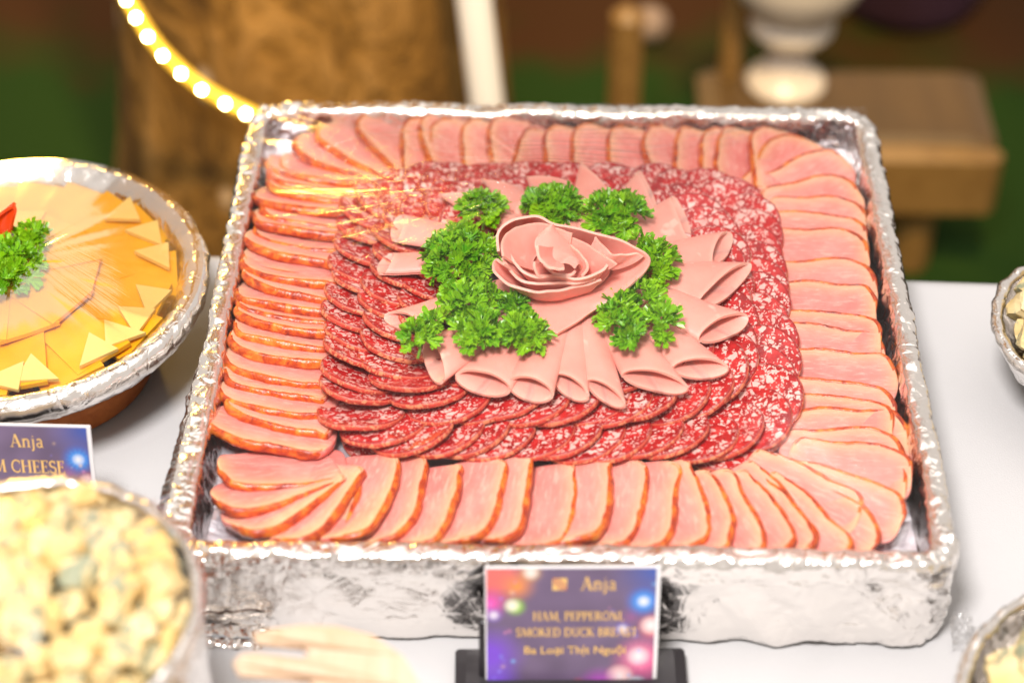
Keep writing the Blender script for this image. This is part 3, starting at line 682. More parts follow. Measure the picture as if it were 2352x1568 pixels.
# ------------------------------------------------------------------ cling film over the tray
def film():
    n = 190; nz = noise.noise; G = []
    pk = Vector((-.004, .012)); 
    for i in range(n):
        for j in range(n):
            x, y = (i / (n - 1) - .5) * 2 * (HA - .009), (j / (n - 1) - .5) * 2 * (HB - .009)
            d = math.hypot(x - pk.x, y - pk.y); a = math.atan2(y - pk.y, x - pk.x)
            # distance from the peak to the rim in this direction
            ca, sa = math.cos(a), math.sin(a); rim = min(((HA - pk.x) if ca > 0 else (HA + pk.x)) / max(abs(ca), 1e-4), ((HB - pk.y) if sa > 0 else (HB + pk.y)) / max(abs(sa), 1e-4))
            t = max(0, (d - .052) / (rim - .052)); h = .0735 * (1 - t) ** 1.15
            sec = max(0, math.cos(a - R(158))) ** 2
            wr = (.0012 * sec + .00025) * nz((a * 22, d * 3, 0)) + (.0006 * sec + .00015) * nz((a * 60, d * 6, 5))
            h += wr * min(1, t * 4) * min(1, (1 - t) * 5)
            G.append((x, y, ZR + .0012 + h))
    f = gridfaces(n, n)
    o = link('cling_film', meshdata('cling_film', G, f), FILM)
    tag(o, 'clear cling film stretched over the square meat tray with streaky folds', 'cling film')
film()
def film_tuft():                     # crumpled end of the film at the front right foot of the tray
    G = np.zeros((26, 22, 3))
    c0 = P(2200, 1440, .765)
    for i in range(26):
        for j in range(22):
            u, v = i / 25 - .5, j / 21; r_ = noise.noise((u * 9, v * 7, 2)) * .006
            G[i, j] = (c0.x + v * .014 + r_ * .3, c0.y + .010 + u * .020 + r_, ZT + .008 + .010 * v * (1 - v) * 2 + u * .006 + abs(r_) * .9)
    tag(link('film_tail', sheet('film_tail', G, .0004), FILM), 'crumpled tail of cling film beside the front right tray foot', 'cling film')
film_tuft()

# ------------------------------------------------------------------ round foil dishes
def crinkle(amp, sc, seed):
    cr = random.Random(int(seed)); ws = [(Vector((cr.uniform(-1, 1), cr.uniform(-1, 1), cr.uniform(-1, 1))).normalized() / cr.uniform(.008, .03), cr.random()) for _ in range(9)]
    def w(p):
        a = abs(noise.noise((p.x * sc, p.y * sc, p.z * sc + seed))) * 2 - .6 + abs(noise.noise((p.x * sc * 2.4, p.y * sc * 2.4, p.z * sc * 2.4 + seed))) - .3
        d = Vector((p.x, p.y, 0)); d = d.normalized() if d.length > 1e-6 else d
        f_ = sum(abs(((p.dot(k) + c) % 1) - .5) for k, c in ws) / 9 * 4 - 1
        return p + d * amp * (a * .6 + f_ * 1.5) + Vector((0, 0, amp * .8 * f_)) + Vector((0, 0, amp * .8 * noise.noise((p.x * sc * 1.3, p.y * sc * 1.3, seed + 5))))
    return w
CC = Vector((-.398, .020)); CR = .142
def cheese_platter():
    root = tag(empty('foil_platter', (CC.x, CC.y, .797)), 'round foil wrapped platter with yellow cheese slices on the left', 'platter')
    prof = catmull([(.0, -.012), (.07, -.012), (.118, -.010), (.132, -.004), (CR - .002, .006), (CR, .014), (CR - .005, .021), (CR - .013, .021), (CR - .022, .013), (CR - .028, .004), (.09, .003), (0, .003)], 70)
    link('foil_wrap', lathe('foil_wrap', prof, 460, crinkle(.0012, 75, 3)), FOIL, root)
    st = tag(empty('plate_stand', (CC.x + .012, CC.y - .012, ZT)), 'terracotta coloured round stand under the cheese platter', 'stand')
    link('foot', lathe('foot', [(0, .0005), (.080, .0005), (.083, .003), (.086, .042), (.088, .0465), (0, .0467)], 64), WTERRA, st)
    # cheese: outer ring of slices, paler corners peeping out, inner layer
    YEL = Mat('yellow_cheese', rough=.35, spec=.4); co = YEL.coord(); YEL.set('Base Color', YEL.ramp(YEL.noise(co, 40).outputs[0], [(.3, (.90, .37, .004)), (.7, (.92, .43, .010))])); sss(YEL, .3, .006, (1, .6, .15))
    PAL = Mat('pale_cheese', (.90, .58, .17), .4); sss(PAL, .3, .006, (1, .7, .4))
    ri = CR - .028
    def slab(name, w0, w1, l, t):
        n, m = 8, 8; G = np.zeros((n, m, 3))
        for i in range(n):
            for j in range(m):
                u, v = i / (n - 1), j / (m - 1) - .5; G[i, j] = (u * l, v * (w0 + (w1 - w0) * u), .0008 * noise.noise((u * 2, v * 2, l * 99 + w0 * 77)))
        return sheet(name, G, t)
    sl = [slab('cheese_slice', .040, .046, .062, .0035), slab('cheese_slice', .038, .044, .058, .0035)]
    inn = [slab('cheese_slice', .030, .044, .052, .0035)]
    triv = []
    for s_ in (1, -1):
        tv = [(.003, -.015, 0), (.003, .015, 0), (-.022, .006 * s_, 0)]; tv += [(a, b, .003) for a, b, _ in tv]
        triv.append(meshdata('pale_cheese_corner', tv, [(0, 1, 2), (5, 4, 3), (0, 3, 4, 1), (1, 4, 5, 2), (2, 5, 3, 0)], smooth=False))
    N = 22
    for k in range(N):
        a = 2 * PI * k / N + .1
        d = Vector((math.cos(a), math.sin(a)))
        p = CC + d * (ri - .058)
        vis = -.80 * PI < math.atan2(d.y, d.x) < .85 * PI
        if not vis: continue
        o = link('cheese_slice', sl[k % 2], YEL); ang = math.degrees(a) % 360
        lab = f'yellow cheese slice in the outer ring of the round platter, {ORD[1 + sum(1 for q in COL.objects if q.name.startswith("cheese_slice")) ]} counterclockwise from the front'
        tag(o, lab, 'cheese slice', 'cheese slices on the round platter')
        o.matrix_world = Matrix.Translation((p.x, p.y, .8045 + .003 * (k % 2))) @ Matrix.Rotation(a + rng.uniform(-.08, .08), 4, 'Z') @ Matrix.Rotation(R(-3), 4, 'Y') @ Matrix.Rotation(R(rng.uniform(4, 8)), 4, 'X')
    k = 0
    for (x, y, rot, s_) in ((405, 705, 60, 0), (330, 745, 80, 0), (275, 775, 50, 1), (205, 805, 20, 0), (80, 845, 10, 1), (405, 590, 120, 0), (380, 535, 160, 0), (330, 470, 150, 1), (8, 850, 0, 0)):
        p = P(x, y, .812); k += 1; ra = math.atan2(p.y - CC.y, p.x - CC.x); p = CC + Vector((math.cos(ra), math.sin(ra))) * (ri - .004)
        o = link('cheese_corner', triv[s_], PAL); tag(o, f'pale triangular cheese corner on the platter rim, {("third from the front", "fourth from the front", "second from the front", "front right", "at the very front", "at the right end", "just behind the right end", "farthest back", "cut by the picture edge")[k - 1]}', 'cheese', 'pale cheese corners along the platter rim')
        o.matrix_world = Matrix.Translation((p.x, p.y, .8125)) @ Matrix.Rotation(ra + R((rot % 50) - 25), 4, 'Z') @ Matrix.Rotation(R(5), 4, 'Y')
    c2 = CC + Vector((-.012, .004)); N = 12; k2 = 0
    for k in range(N):
        a = 2 * PI * k / N; d = Vector((math.cos(a), math.sin(a)))
        if not (-.85 * PI < math.atan2(d.y, d.x) < .85 * PI): continue
        p = c2 + d * .020; k2 += 1
        o = link('cheese_slice', inn[0], YEL); tag(o, f'yellow cheese slice in the inner layer near the parsley, {ORD[k2]} counterclockwise from the front', 'cheese slice', 'cheese slices on the round platter')
        o.matrix_world = Matrix.Translation((p.x, p.y, .8170 + .0012 * (k % 2))) @ Matrix.Rotation(a, 4, 'Z') @ Matrix.Rotation(R(3.5), 4, 'Y')
    # red pepper strips and parsley in the middle
    PEP = Mat('red_pepper', (.75, .06, .008), .25)
    zf = lambda x, y, z: P(x, y, z)
    pts = [(-30, 560), (5, 470), (34, 462), (22, 510), (-6, 560)]
    G = np.zeros((14, 8, 3))
    for i in range(14):
        for j in range(8):
            u, v = i / 13, j / 7 - .5; w = .022 * (1 - u) ** .6 + .001
            b0 = P(-15, 560, .822); b1 = P(32, 475, .850); p = Vector(b0) * (1 - u) + Vector(b1) * u
            G[i, j] = (p.x + v * w, p.y + .004 * math.cos(v * 4), p.z + .004 * math.sin(u * 3))
    o = link('pepper_petal', sheet('pepper_petal', G, .002), PEP); tag(o, 'red pepper petal standing beside the parsley on the cheese platter', 'pepper petal')
    sprig([(30, 600, 70, 75), (80, 550, 28, 30), (10, 660, 40, 30)], 'parsley sprig beside the red petal on the cheese platter', 60, .824, .014, None, zf=zf)
    # film over the cheese
    n, m = 120, 40; V = []
    for i in range(n):
        a = 2 * PI * i / n
        for j in range(m):
            r_ = (CR - .004) * j / (m - 1); V.append((r_ * math.cos(a), r_ * math.sin(a), .8190 + .011 * (1 - (r_ / CR) ** 2) + .0006 * noise.noise((a * 9, r_ * 20, 2))))
    me = meshdata('cling_film', V, gridfaces(n, m, wrapn=True)); o = link('cling_film', me, FILM2); o.location = (CC.x, CC.y, 0)
    # streak texture is centred on the platter
    tag(o, 'clear cling film stretched over the round cheese platter', 'cling film')
cheese_platter()

def cheese_chunk_mesh(seed, s=.022):
    q = random.Random(seed); n = 5; V = []; idx = {}; F = []
    def vid(p):
        key = tuple(round(c, 4) for c in p)
        if key not in idx:
            v = Vector(p); l = max(abs(c) for c in v); sph = v.normalized() * .62
            v = v * .62 + sph * .38
            v = Vector((v.x * q1[0], v.y * q1[1], v.z * q1[2])) * s
            v += Vector((noise.noise(v * 90 + Vector((seed, 0, 0))), noise.noise(v * 90 + Vector((0, seed, 5))), noise.noise(v * 90 + Vector((9, 0, seed))))) * .0042
            idx[key] = len(V); V.append(v)
        return idx[key]
    q1 = (q.uniform(.8, 1.2), q.uniform(.8, 1.2), q.uniform(.75, 1.1))
    for ax in range(3):
        for sg in (-.5, .5):
            for i in range(n):
                for j in range(n):
                    c = []
                    for (a, b) in ((i, j), (i + 1, j), (i + 1, j + 1), (i, j + 1)):
                        p = [0, 0, 0]; p[ax] = sg; p[(ax + 1) % 3] = a / n - .5; p[(ax + 2) % 3] = b / n - .5; c.append(vid(p))
                    F.append(tuple(c if sg > 0 else reversed(c)))
    return meshdata('cheese_chunk', V, F, smooth=False)
BLUE = Mat('blue_cheese', rough=.5, spec=.3); co = BLUE.coord(); nb = BLUE.noise(co, 55, 4, .6, 1.0).outputs[0]
c = BLUE.ramp(BLUE.noise(co, 20, 2).outputs[0], [(.35, (.74, .48, .16)), (.55, (.78, .59, .28)), (.75, (.78, .65, .40))])
c = BLUE.mix(BLUE.ramp(nb, [(.51, 0.0), (.60, .85)]), c, (.20, .25, .18)); BLUE.set('Base Color', c); BLUE.bump(nb, .5, .002)
CH = [cheese_chunk_mesh(i) for i in range(6)]
def foil_bowl(name, cxy, rt, zr, label, cat='bowl', rb=.7, amp=.0012, zb=ZT):
    root = tag(empty(name, (cxy[0], cxy[1], zb)), label, cat); h = zr - zb
    prof = catmull([(0, .001), (rt * rb * .8, .001), (rt * rb, .004), (rt * (rb + .55 * (1 - rb)), h * .45), (rt * .97, h * .88), (rt, h), (rt - .004, h + .003), (rt - .009, h), (rt * .92, h * .8), (rt * .7, h * .45), (0, h * .4)], 60)
    link('foil_wrap', lathe('foil_wrap', prof, 260, crinkle(amp, 60, rt * 100)), FOIL, root); return root
def blue_bowl():
    z = .920; c = P(52, 1396, z); rt = .098; DZ = .092; KS = .875
    st = tag(empty('bowl_stand', (c.x, c.y, ZT)), 'round wooden stand lifting the bowl of blue cheese', 'stand'); link('column', lathe('column', [(0, .0005), (.07, .0005), (.072, .004), (.050, .012), (.046, .070), (.066, .082), (.066, .0895), (0, .0897)], 40), WTERRA, st)
    foil_bowl('foil_bowl', c, rt, z, 'tall foil wrapped bowl of blue cheese chunks at the front left', rb=.92, zb=ZT + .090)
    k = 0
    LN = ('bottom outer ring', 'bottom middle ring', 'upper outer ring', 'upper middle ring', 'upper inner ring', 'top')
    for lay, (rr, zz, n) in enumerate(((.094, .803, 30), (.070, .810, 24), (.083, .818, 28), (.060, .825, 20), (.036, .830, 13), (.012, .833, 5))):
        for i in range(n):
            a = 2 * PI * (i + lay * .37) / n
            rr *= 1; x, y = c.x + KS * rr * math.cos(a) + rng.uniform(-.004, .004), c.y + KS * rr * math.sin(a) + rng.uniform(-.004, .004); zz2 = zz + .105
            if x < c.x - .062 or y < c.y - .078: continue
            k += 1
            o = link('cheese_chunk', rng.choice(CH), BLUE); tag(o, f'blue cheese chunk, {LN[lay]} of the heap, {ORD[i + 1]} counterclockwise from the right', 'cheese chunk', 'blue cheese chunks heaped in the bowl')
            o.matrix_world = Matrix.Translation((x, y, zz2 + rng.uniform(-.003, .005))) @ Matrix.Rotation(rng.uniform(0, 6), 4, (rng.uniform(-1, 1), rng.uniform(-1, 1), 1)) @ Matrix.Scale(rng.uniform(.58, .98), 4)
    # film
    n, m = 90, 24; V = []
    for i in range(n):
        a = 2 * PI * i / n
        for j in range(m):
            r_ = (rt + .001) * j / (m - 1); V.append((r_ * math.cos(a), r_ * math.sin(a), z + .004 + .046 * (1 - (r_ / rt) ** 2) + .0012 * noise.noise((a * 6, r_ * 30, 7)) * (1 if j < m - 1 else 0)))
    o = link('cling_film', meshdata('cling_film', V, gridfaces(n, m, wrapn=True)), FILM3); o.location = (c.x, c.y, 0)
    tag(o, 'clear cling film domed over the bowl of blue cheese', 'cling film')
blue_bowl()
def right_bowls():
    z = .806; e = P(2280, 750, z); c = (e.x + .088, e.y)
    foil_bowl('foil_bowl', c, .088, z, 'small foil wrapped bowl of yellow cubes at the right edge', rb=.45, amp=.0018)
    YC = Mat('yellow_cube', rough=.4); co = YC.coord(); YC.set('Base Color', YC.ramp(YC.noise(co, 50).outputs[0], [(.3, (.84, .42, .02)), (.7, (.86, .56, .10))]))
    for lay, (rr, zz, n) in enumerate(((.060, .798, 14), (.035, .802, 8), (.062, .812, 14), (.02, .815, 4))):
        for i in range(n):
            a = 2 * PI * (i + .3 * lay) / n
            if math.cos(a) > .45: continue
            o = link('cheese_cube', rng.choice(CH), YC); tag(o, f'yellow cheese cube in the {("bottom outer", "bottom inner", "upper outer", "top")[lay]} ring of the small bowl, {ORD[i + 1]} counterclockwise', 'cheese cube', 'yellow cubes in the small bowl')
            o.matrix_world = Matrix.Translation((c[0] + rr * math.cos(a), c[1] + rr * math.sin(a), zz)) @ Matrix.Rotation(rng.uniform(0, 6), 4, (rng.uniform(-1, 1), .3, 1))
    z = .806; e = P(2190, 1600, z); c = (e.x + .105, e.y - .012)
    foil_bowl('foil_bowl', c, .105, z, 'foil wrapped bowl of bread pieces cut off at the front right corner', rb=.6, amp=.0018)
    BR = Mat('bread', rough=.7); co = BR.coord(); BR.set('Base Color', BR.ramp(BR.noise(co, 60, 4).outputs[0], [(.3, (.66, .44, .22)), (.7, (.80, .66, .46))])); BR.bump(BR.noise(co, 300, 4).outputs[0], .6, .002)
    for lay, (rr, zz, n) in enumerate(((.07, .800, 14), (.04, .805, 8), (.06, .815, 9))):
        for i in range(n):
            a = 2 * PI * (i + .3 * lay) / n
            if math.cos(a) > .45: continue
            o = link('bread_piece', rng.choice(CH), BR); tag(o, f'toasted bread piece in the {("outer", "inner", "upper")[lay]} ring of the front right bowl, {ORD[i + 1]} counterclockwise', 'bread piece', 'bread pieces in the front right bowl')
            o.matrix_world = Matrix.Translation((c[0] + rr * math.cos(a), c[1] + rr * math.sin(a), zz)) @ Matrix.Rotation(rng.uniform(0, 6), 4, (rng.uniform(-1, 1), .3, 1)) @ Matrix.Scale(1.3, 4)
right_bowls()

# ------------------------------------------------------------------ buffet cards
# serif capitals drawn as thick and thin strokes on a 1-high grid: (polyline, width)
TK, TN, SF = .15, .055, .05
def arc(cx, cy_, rx, ry, a0, a1, n=10): return [(cx + rx * math.cos(R(a0 + (a1 - a0) * i / n)), cy_ + ry * math.sin(R(a0 + (a1 - a0) * i / n))) for i in range(n + 1)]
def serif(x, y, w=.30): return ([(x - w / 2, y), (x + w / 2, y)], SF)
def stem_(x, y0=0, y1=1): return [([(x, y0), (x, y1)], TK), serif(x, y0 + .025), serif(x, y1 - .025)]
GLY = {
 'A': (.78, [([(.10, 0), (.37, 1)], TN), ([(.37, 1), (.66, 0)], TK), ([(.18, .33), (.56, .33)], TN), serif(.10, .025, .24), serif(.66, .025, .28)]),
 'B': (.66, stem_(.16) + [(arc(.30, .76, .24, .215, 90, -90), .10), (arc(.30, .28, .29, .255, 90, -90), .11)]),
 'C': (.74, [(arc(.42, .5, .33, .47, 50, 310, 18), .11), ([(.66, .68), (.66, .95)], SF), ([(.66, .08), (.66, .3)], SF)]),
 'D': (.80, stem_(.16) + [(arc(.30, .5, .40, .475, 90, -90, 16), .12)]),
 'E': (.62, stem_(.16) + [([(.1, .975), (.52, .975)], TN), ([(.1, .51), (.42, .51)], TN), ([(.1, .025), (.55, .025)], TN), ([(.52, .8), (.52, 1)], SF), ([(.55, 0), (.55, .22)], SF), ([(.42, .40), (.42, .62)], SF)]),
 'H': (.84, stem_(.16) + stem_(.66) + [([(.16, .52), (.66, .52)], TN)]),
 'I': (.36, stem_(.17)), 'K': (.78, stem_(.16) + [([(.20, .42), (.58, .97)], TN), ([(.30, .56), (.66, .03)], TK), serif(.6, .975, .2), serif(.67, .025, .2)]),
 'M': (1.0, [([(.14, 0), (.18, 1)], TN), ([(.18, 1), (.48, .06)], TK), ([(.48, .06), (.80, 1)], TN), ([(.80, 1), (.84, 0)], TK), serif(.14, .025, .2), serif(.84, .025, .26), serif(.15, .975, .18), serif(.83, .975, .18)]),
 'N': (.86, [([(.16, 0), (.16, 1)], TN), ([(.16, 1), (.68, .02)], TK), ([(.68, 0), (.68, 1)], TN), serif(.16, .025, .22), serif(.13, .975, .2), serif(.68, .975, .22)]),
 'O': (.82, [(arc(.41, .5, .33, .465, 0, 360, 24), .11)]),
 'P': (.62, stem_(.16) + [(arc(.30, .73, .26, .245, 90, -90), .11)]),
 'R': (.74, stem_(.16) + [(arc(.30, .74, .25, .235, 90, -90), .11), ([(.34, .50), (.66, .03)], TK), serif(.66, .025, .16)]),
 'S': (.58, [(arc(.28, .73, .19, .225, 30, 270, 12) + arc(.28, .265, .21, .24, 90, -150, 12), .12), ([(.46, .74), (.46, .96)], SF), ([(.08, .06), (.08, .28)], SF)]),
 'T': (.70, [([(.34, 0), (.34, 1)], TK), serif(.34, .025), ([(.04, .97), (.64, .97)], TN), ([(.05, .78), (.05, 1)], SF), ([(.63, .78), (.63, 1)], SF)]),
 'U': (.80, [([(.16, 1)] + arc(.40, .30, .24, .27, 180, 360, 12) + [(.64, 1)], .11), serif(.16, .975), serif(.64, .975, .24)]),
 'n': (.62, [([(.14, 0), (.14, .66)], .12), ([(.14, .5)] + arc(.31, .45, .16, .19, 150, 0, 8) + [(.47, 0)], .11), serif(.14, .02, .24), serif(.47, .02, .24), ([(.04, .64), (.14, .64)], SF)]),
 'j': (.32, [([(.17, .66), (.17, -.08)] + arc(.05, -.08, .12, .16, 0, -100, 6), .11), ([(.13, .86), (.21, .86)], .09), ([(.07, .64), (.17, .64)], SF)]),
 'a': (.56, [(arc(.25, .46, .15, .19, 150, 0, 8) + [(.40, .06), (.5, .03)], .10), (arc(.25, .19, .15, .16, 60, 330, 10), .09)]),
 ',': (.26, [([(.12, .06), (.12, -.02), (.07, -.14)], .1)]), ' ': (.34, []),
}
def strokes(V, F, pl, w, ox, oy, h):
    p = np.array(pl, float); n = len(p); T = np.gradient(p, axis=0) if n > 2 else np.tile(p[-1] - p[0], (n, 1)); T /= np.maximum(np.linalg.norm(T, axis=1, keepdims=True), 1e-9)
    Nn = np.stack([-T[:, 1], T[:, 0]], 1) * w / 2; b = len(V)
    for q, d in zip(p, Nn): V.append((ox + (q[0] + d[0]) * h, oy + (q[1] + d[1]) * h, 0)); V.append((ox + (q[0] - d[0]) * h, oy + (q[1] - d[1]) * h, 0))
    for i in range(n - 1): F.append((b + 2 * i + 1, b + 2 * i + 3, b + 2 * i + 2, b + 2 * i))
def textmesh(txt, h, align='C', sx=1.0):
    wid = sum(GLY[c][0] for c in txt) * h * sx; x = -wid / 2 if align == 'C' else 0; V, F = [], []
    for c in txt:
        V0 = len(V)
        for pl, w in GLY[c][1]: strokes(V, F, [(a * sx, b) for a, b in pl], w, x, 0, h)
        x += GLY[c][0] * h * sx
    V = [(a, b, .00001 * (i % 7)) for i, (a, b, _) in enumerate(V)]
    return meshdata('lettering', V, F, smooth=False), wid
CARDP = Mat('card_print', rough=.35); CARDP.set('Base Color', CARDP.attr('print', 'Color'))
def print_colours(w, h, n, m, seed):
    """printed fireworks on a violet grey night ground"""
    X, Y = np.meshgrid(np.linspace(-w / 2, w / 2, n), np.linspace(0, h, m), indexing='ij'); C = np.zeros((n, m, 3)); C[:] = (.15, .105, .185)
    q = np.random.RandomState(seed); nn = np.array([[noise.noise((X[i, j] * 60, Y[i, j] * 60, seed)) for j in range(m)] for i in range(n)])
    C *= (1 + .25 * nn)[..., None]
    def glow(cx, cy_, r_, col, a, core=0.0, rays=0, p=1.6):
        d = np.hypot(X - cx * w, Y - cy_ * h); k = a * np.clip(1 - d / r_, 0, 1) ** p
        if rays:
            th = np.arctan2(Y - cy_ * h, X - cx * w); k = k * (.45 + .75 * np.abs(np.cos(th * rays / 2)) ** 6)
        k = np.clip(k, 0, 1)[..., None]; C[:] = C * (1 - k) + np.array(col) * k
        if core: 
            k = np.clip(1 - d / core, 0, 1)[..., None] ** .8; C[:] = C * (1 - k) + np.array((.85, .8, .8)) * k
    u = w
    glow(.49, .98, .30 * u, (.04, .10, .42), .9); glow(-.49, .28, .26 * u, (.20, .07, .62), 1.5); glow(-.46, .05, .20 * u, (.24, .11, .80), 1.2); glow(.36, .60, .10 * u, (.35, .10, .30), .6)
    glow(-.46, .95, .26 * u, (.90, .16, .14), 1.5); glow(-.32, .86, .14 * u, (.85, .30, .06), 1.0); glow(-.24, .97, .09 * u, (.85, .45, .02), 1.0, .006)
    glow(-.48, .72, .13 * u, (.80, .10, .45), 1.2); glow(-.46, .62, .07 * u, (.35, .2, .85), 1.0, .004)
    glow(-.33, .69, .08 * u, (.30, .62, .02), 1.6); glow(-.35, .70, .05 * u, (.88, .72, .06), 1.4, .006)
    glow(.43, .73, .13 * u, (.01, .16, .75), 1.6, 0, 0); glow(.43, .73, .10 * u, (.10, .55, .90), 1.1, .005, 14)
    glow(.31, .50, .07 * u, (.20, .16, .70), 1.1, .004); glow(.49, .52, .11 * u, (.86, .06, .06), 1.5, 0); glow(.48, .53, .09 * u, (.92, .40, .30), 1.2, .008, 16)
    glow(.44, .24, .22 * u, (.88, .12, .32), 1.2); glow(.41, .27, .13 * u, (.92, .42, .50), 1.1, .008, 18); glow(.30, .10, .11 * u, (.88, .07, .08), 1.6, .010)
    glow(.18, .02, .16 * u, (.55, .10, .62), 1.3); glow(.40, .02, .09 * u, (.0, .42, .62), 1.5, .008); glow(.05, .04, .05 * u, (.80, .06, .06), 1.0)
    for _ in range(34):
        glow(q.choice([q.uniform(.18, .5), q.uniform(-.5, -.3)]), q.uniform(0, .9), q.uniform(.008, .028) * u, [(.85, .3, .5), (.3, .25, .85), (.9, .6, .3), (.2, .5, .9)][q.randint(4)], q.uniform(.3, .9))
    return np.concatenate([np.clip(C, 0, 1), np.ones((n, m, 1))], 2).reshape(-1, 4)
def card(name_loc, rz, lean, w, h, label, lines, seed, logo):
    sc = h / .080
    root = tag(empty('buffet_card', name_loc, rz), label, 'sign card', 'printed dish cards on the buffet')
    M_ = Matrix.Rotation(R(90) - lean, 4, 'X')
    n, m = 150, 92; G = [(x, y, .0004) for x in np.linspace(-w / 2 + .0012, w / 2 - .0028, n) for y in np.linspace(.001, h - .0012, m)]
    zb = .004
    def place(o): o.matrix_local = Matrix.Translation((0, 0, zb)) @ M_; return o
    place(link('card_stock', box('card_stock', w, h, .0012, .0003, (0, h / 2, -.0007)), PAPER, root))
    place(link('printed_face', meshdata('printed_face', G, gridfaces(n, m), attrs={'print': print_colours(w, h, n, m, seed)}), CARDP, root))
    for txt, hh, y, x, sx in lines:
        me, wid = textmesh(txt, hh, 'C', sx); o = link('lettering', me, GOLD, root); o.matrix_local = Matrix.Translation((0, 0, zb)) @ M_ @ Matrix.Translation((x, y * sc, .0008))
    lx, ly, ls = logo; ly *= sc; V, F = [], []
    strokes(V, F, [(0, .5), (1, .5)], 1.0, lx, ly, ls); place(link('logo_square', meshdata('logo_square', [(a, b, .0007) for a, b, _ in V], F, False), GOLD, root))
    V, F = [], []
    for pl in (arc(0, 0, .55, .55, 0, 90), arc(1, 1, .55, .55, 180, 270), arc(0, 0, .95, .95, 0, 90), [(0, 1), (1, 0)], arc(1, 1, .9, .9, 180, 270)): strokes(V, F, pl, .05, lx, ly, ls)
    place(link('logo_lines', meshdata('logo_lines', [(a, b, .0010) for a, b, _ in V], F, False), CARDP_DARK, root))
    # holder: a black foot with an upright back plate
    link('holder_foot', box('holder_foot', w * 1.36, .040, .011, .002, (.0, .008, .0057)), BLACK, root)
    pl = box('holder_back', w * 1.0, h * .52, .0030, .001, (-.004, h * .28, -.0034)); place(link('holder_back', pl, BLACK, root))
    return root
CARDP_DARK = Mat('logo_ink', (.45, .10, .16), .5)
pb = P(1312, 1562, ZT + .012)
card1 = card((pb.x, pb.y, ZT), R(1.5), R(14), .108, .093, 'printed fireworks card naming ham and smoked duck before the square tray',
     [('Anja', .0098, .0655, .016, 1.0), ('HAM, PEPPERONI,', .0066, .0460, .004, .92), ('SMOKED DUCK BREAST', .0066, .0355, .003, .92)], 3, (-.0125, .0655, .0090))
fc = bpy.data.curves.new('lettering', 'FONT'); fc.body = 'Ba Loại Thịt Nguội'; fc.size = .0082; fc.align_x = 'CENTER'; fc.offset = .0001; fc.resolution_u = 3
_t = bpy.data.objects.new('lettering', fc); COL.objects.link(_t); _dg = bpy.context.evaluated_depsgraph_get(); fc = bpy.data.meshes.new_from_object(_t.evaluated_get(_dg)); bpy.data.objects.remove(_t)
o = link('lettering', fc, GOLD, card1); o.matrix_local = Matrix.Translation((0, 0, .004)) @ Matrix.Rotation(R(90) - R(14), 4, 'X') @ Matrix.Translation((.002, .0280, .0008))
pr = P(223, 985, .815)
# the left card stands so that its upper right corner is where the photograph has it
hL, lL = .093, R(14)
ytop = pr.y; cl = card((pr.x - .054, P(60, 1185, ZT + .03).y, ZT), R(-1.0), lL, .108, hL, 'printed fireworks card for cheese half hidden behind the blue cheese bowl',
     [('Anja', .0098, .0655, .0110, 1.0), ('M CHEESE', .0098, .0485, .0105, .92)], 5, (-.0180, .0655, .0090))

# ------------------------------------------------------------------ wooden serving fork
def fork():
    out = [(-.030, .0305), (-.012, .0355), (.008, .036), (.028, .031), (.046, .018), (.058, -.002), (.072, -.036), (.105, -.085), (.150, -.150), (.160, -.172), (.140, -.182), (.120, -.160), (.075, -.098), (.048, -.062), (.020, -.052), (-.030, -.048),
           (-.044, -.044), (-.046, -.036), (-.040, -.030), (-.010, -.027), (-.006, -.0245), (-.010, -.022), (-.044, -.0225), (-.049, -.015), (-.046, -.0085), (-.040, -.0065), (-.006, -.004), (-.002, -.001), (-.006, .002), (-.044, .000), (-.048, .007), (-.044, .013), (-.036, .0150), (-.010, .0155), (-.006, .0185), (-.010, .0215), (-.036, .0205), (-.039, .026)]
    pts = [Vector((a, b, 0)) for a, b in out]; tri = tessellate_polygon([pts]); n = len(pts); t = .0045
    bend = lambda p: .010 * math.sin(min(1, max(-1, p.x / .05)) * 1.2) ** 2 * (1 if p.x < 0 else .4)
    V = [(p.x, p.y, bend(p)) for p in pts] + [(p.x, p.y, bend(p) + t) for p in pts]
    F = [tuple(reversed(q)) for q in tri] + [tuple(i + n for i in q) for q in tri] + [(i, (i + 1) % n, (i + 1) % n + n, i + n) for i in range(n)]
    o = link('serving_fork', meshdata('serving_fork', V, F, False), WPALE); p = P(745, 1455, .865)
    o.location = (p.x, p.y - .036, .862); o.rotation_euler = (R(14), R(5), R(2))
    rs = tag(empty('utensil_rest', (p.x + .03, p.y - .055, ZT)), 'small black rest under the wooden serving fork', 'utensil rest'); link('block', box('block', .03, .03, .100, .004, (0, 0, .0505)), BLACK, rs); tag(o, 'pale wooden serving fork with slotted tines at the front edge', 'serving fork')
    return o
fork()

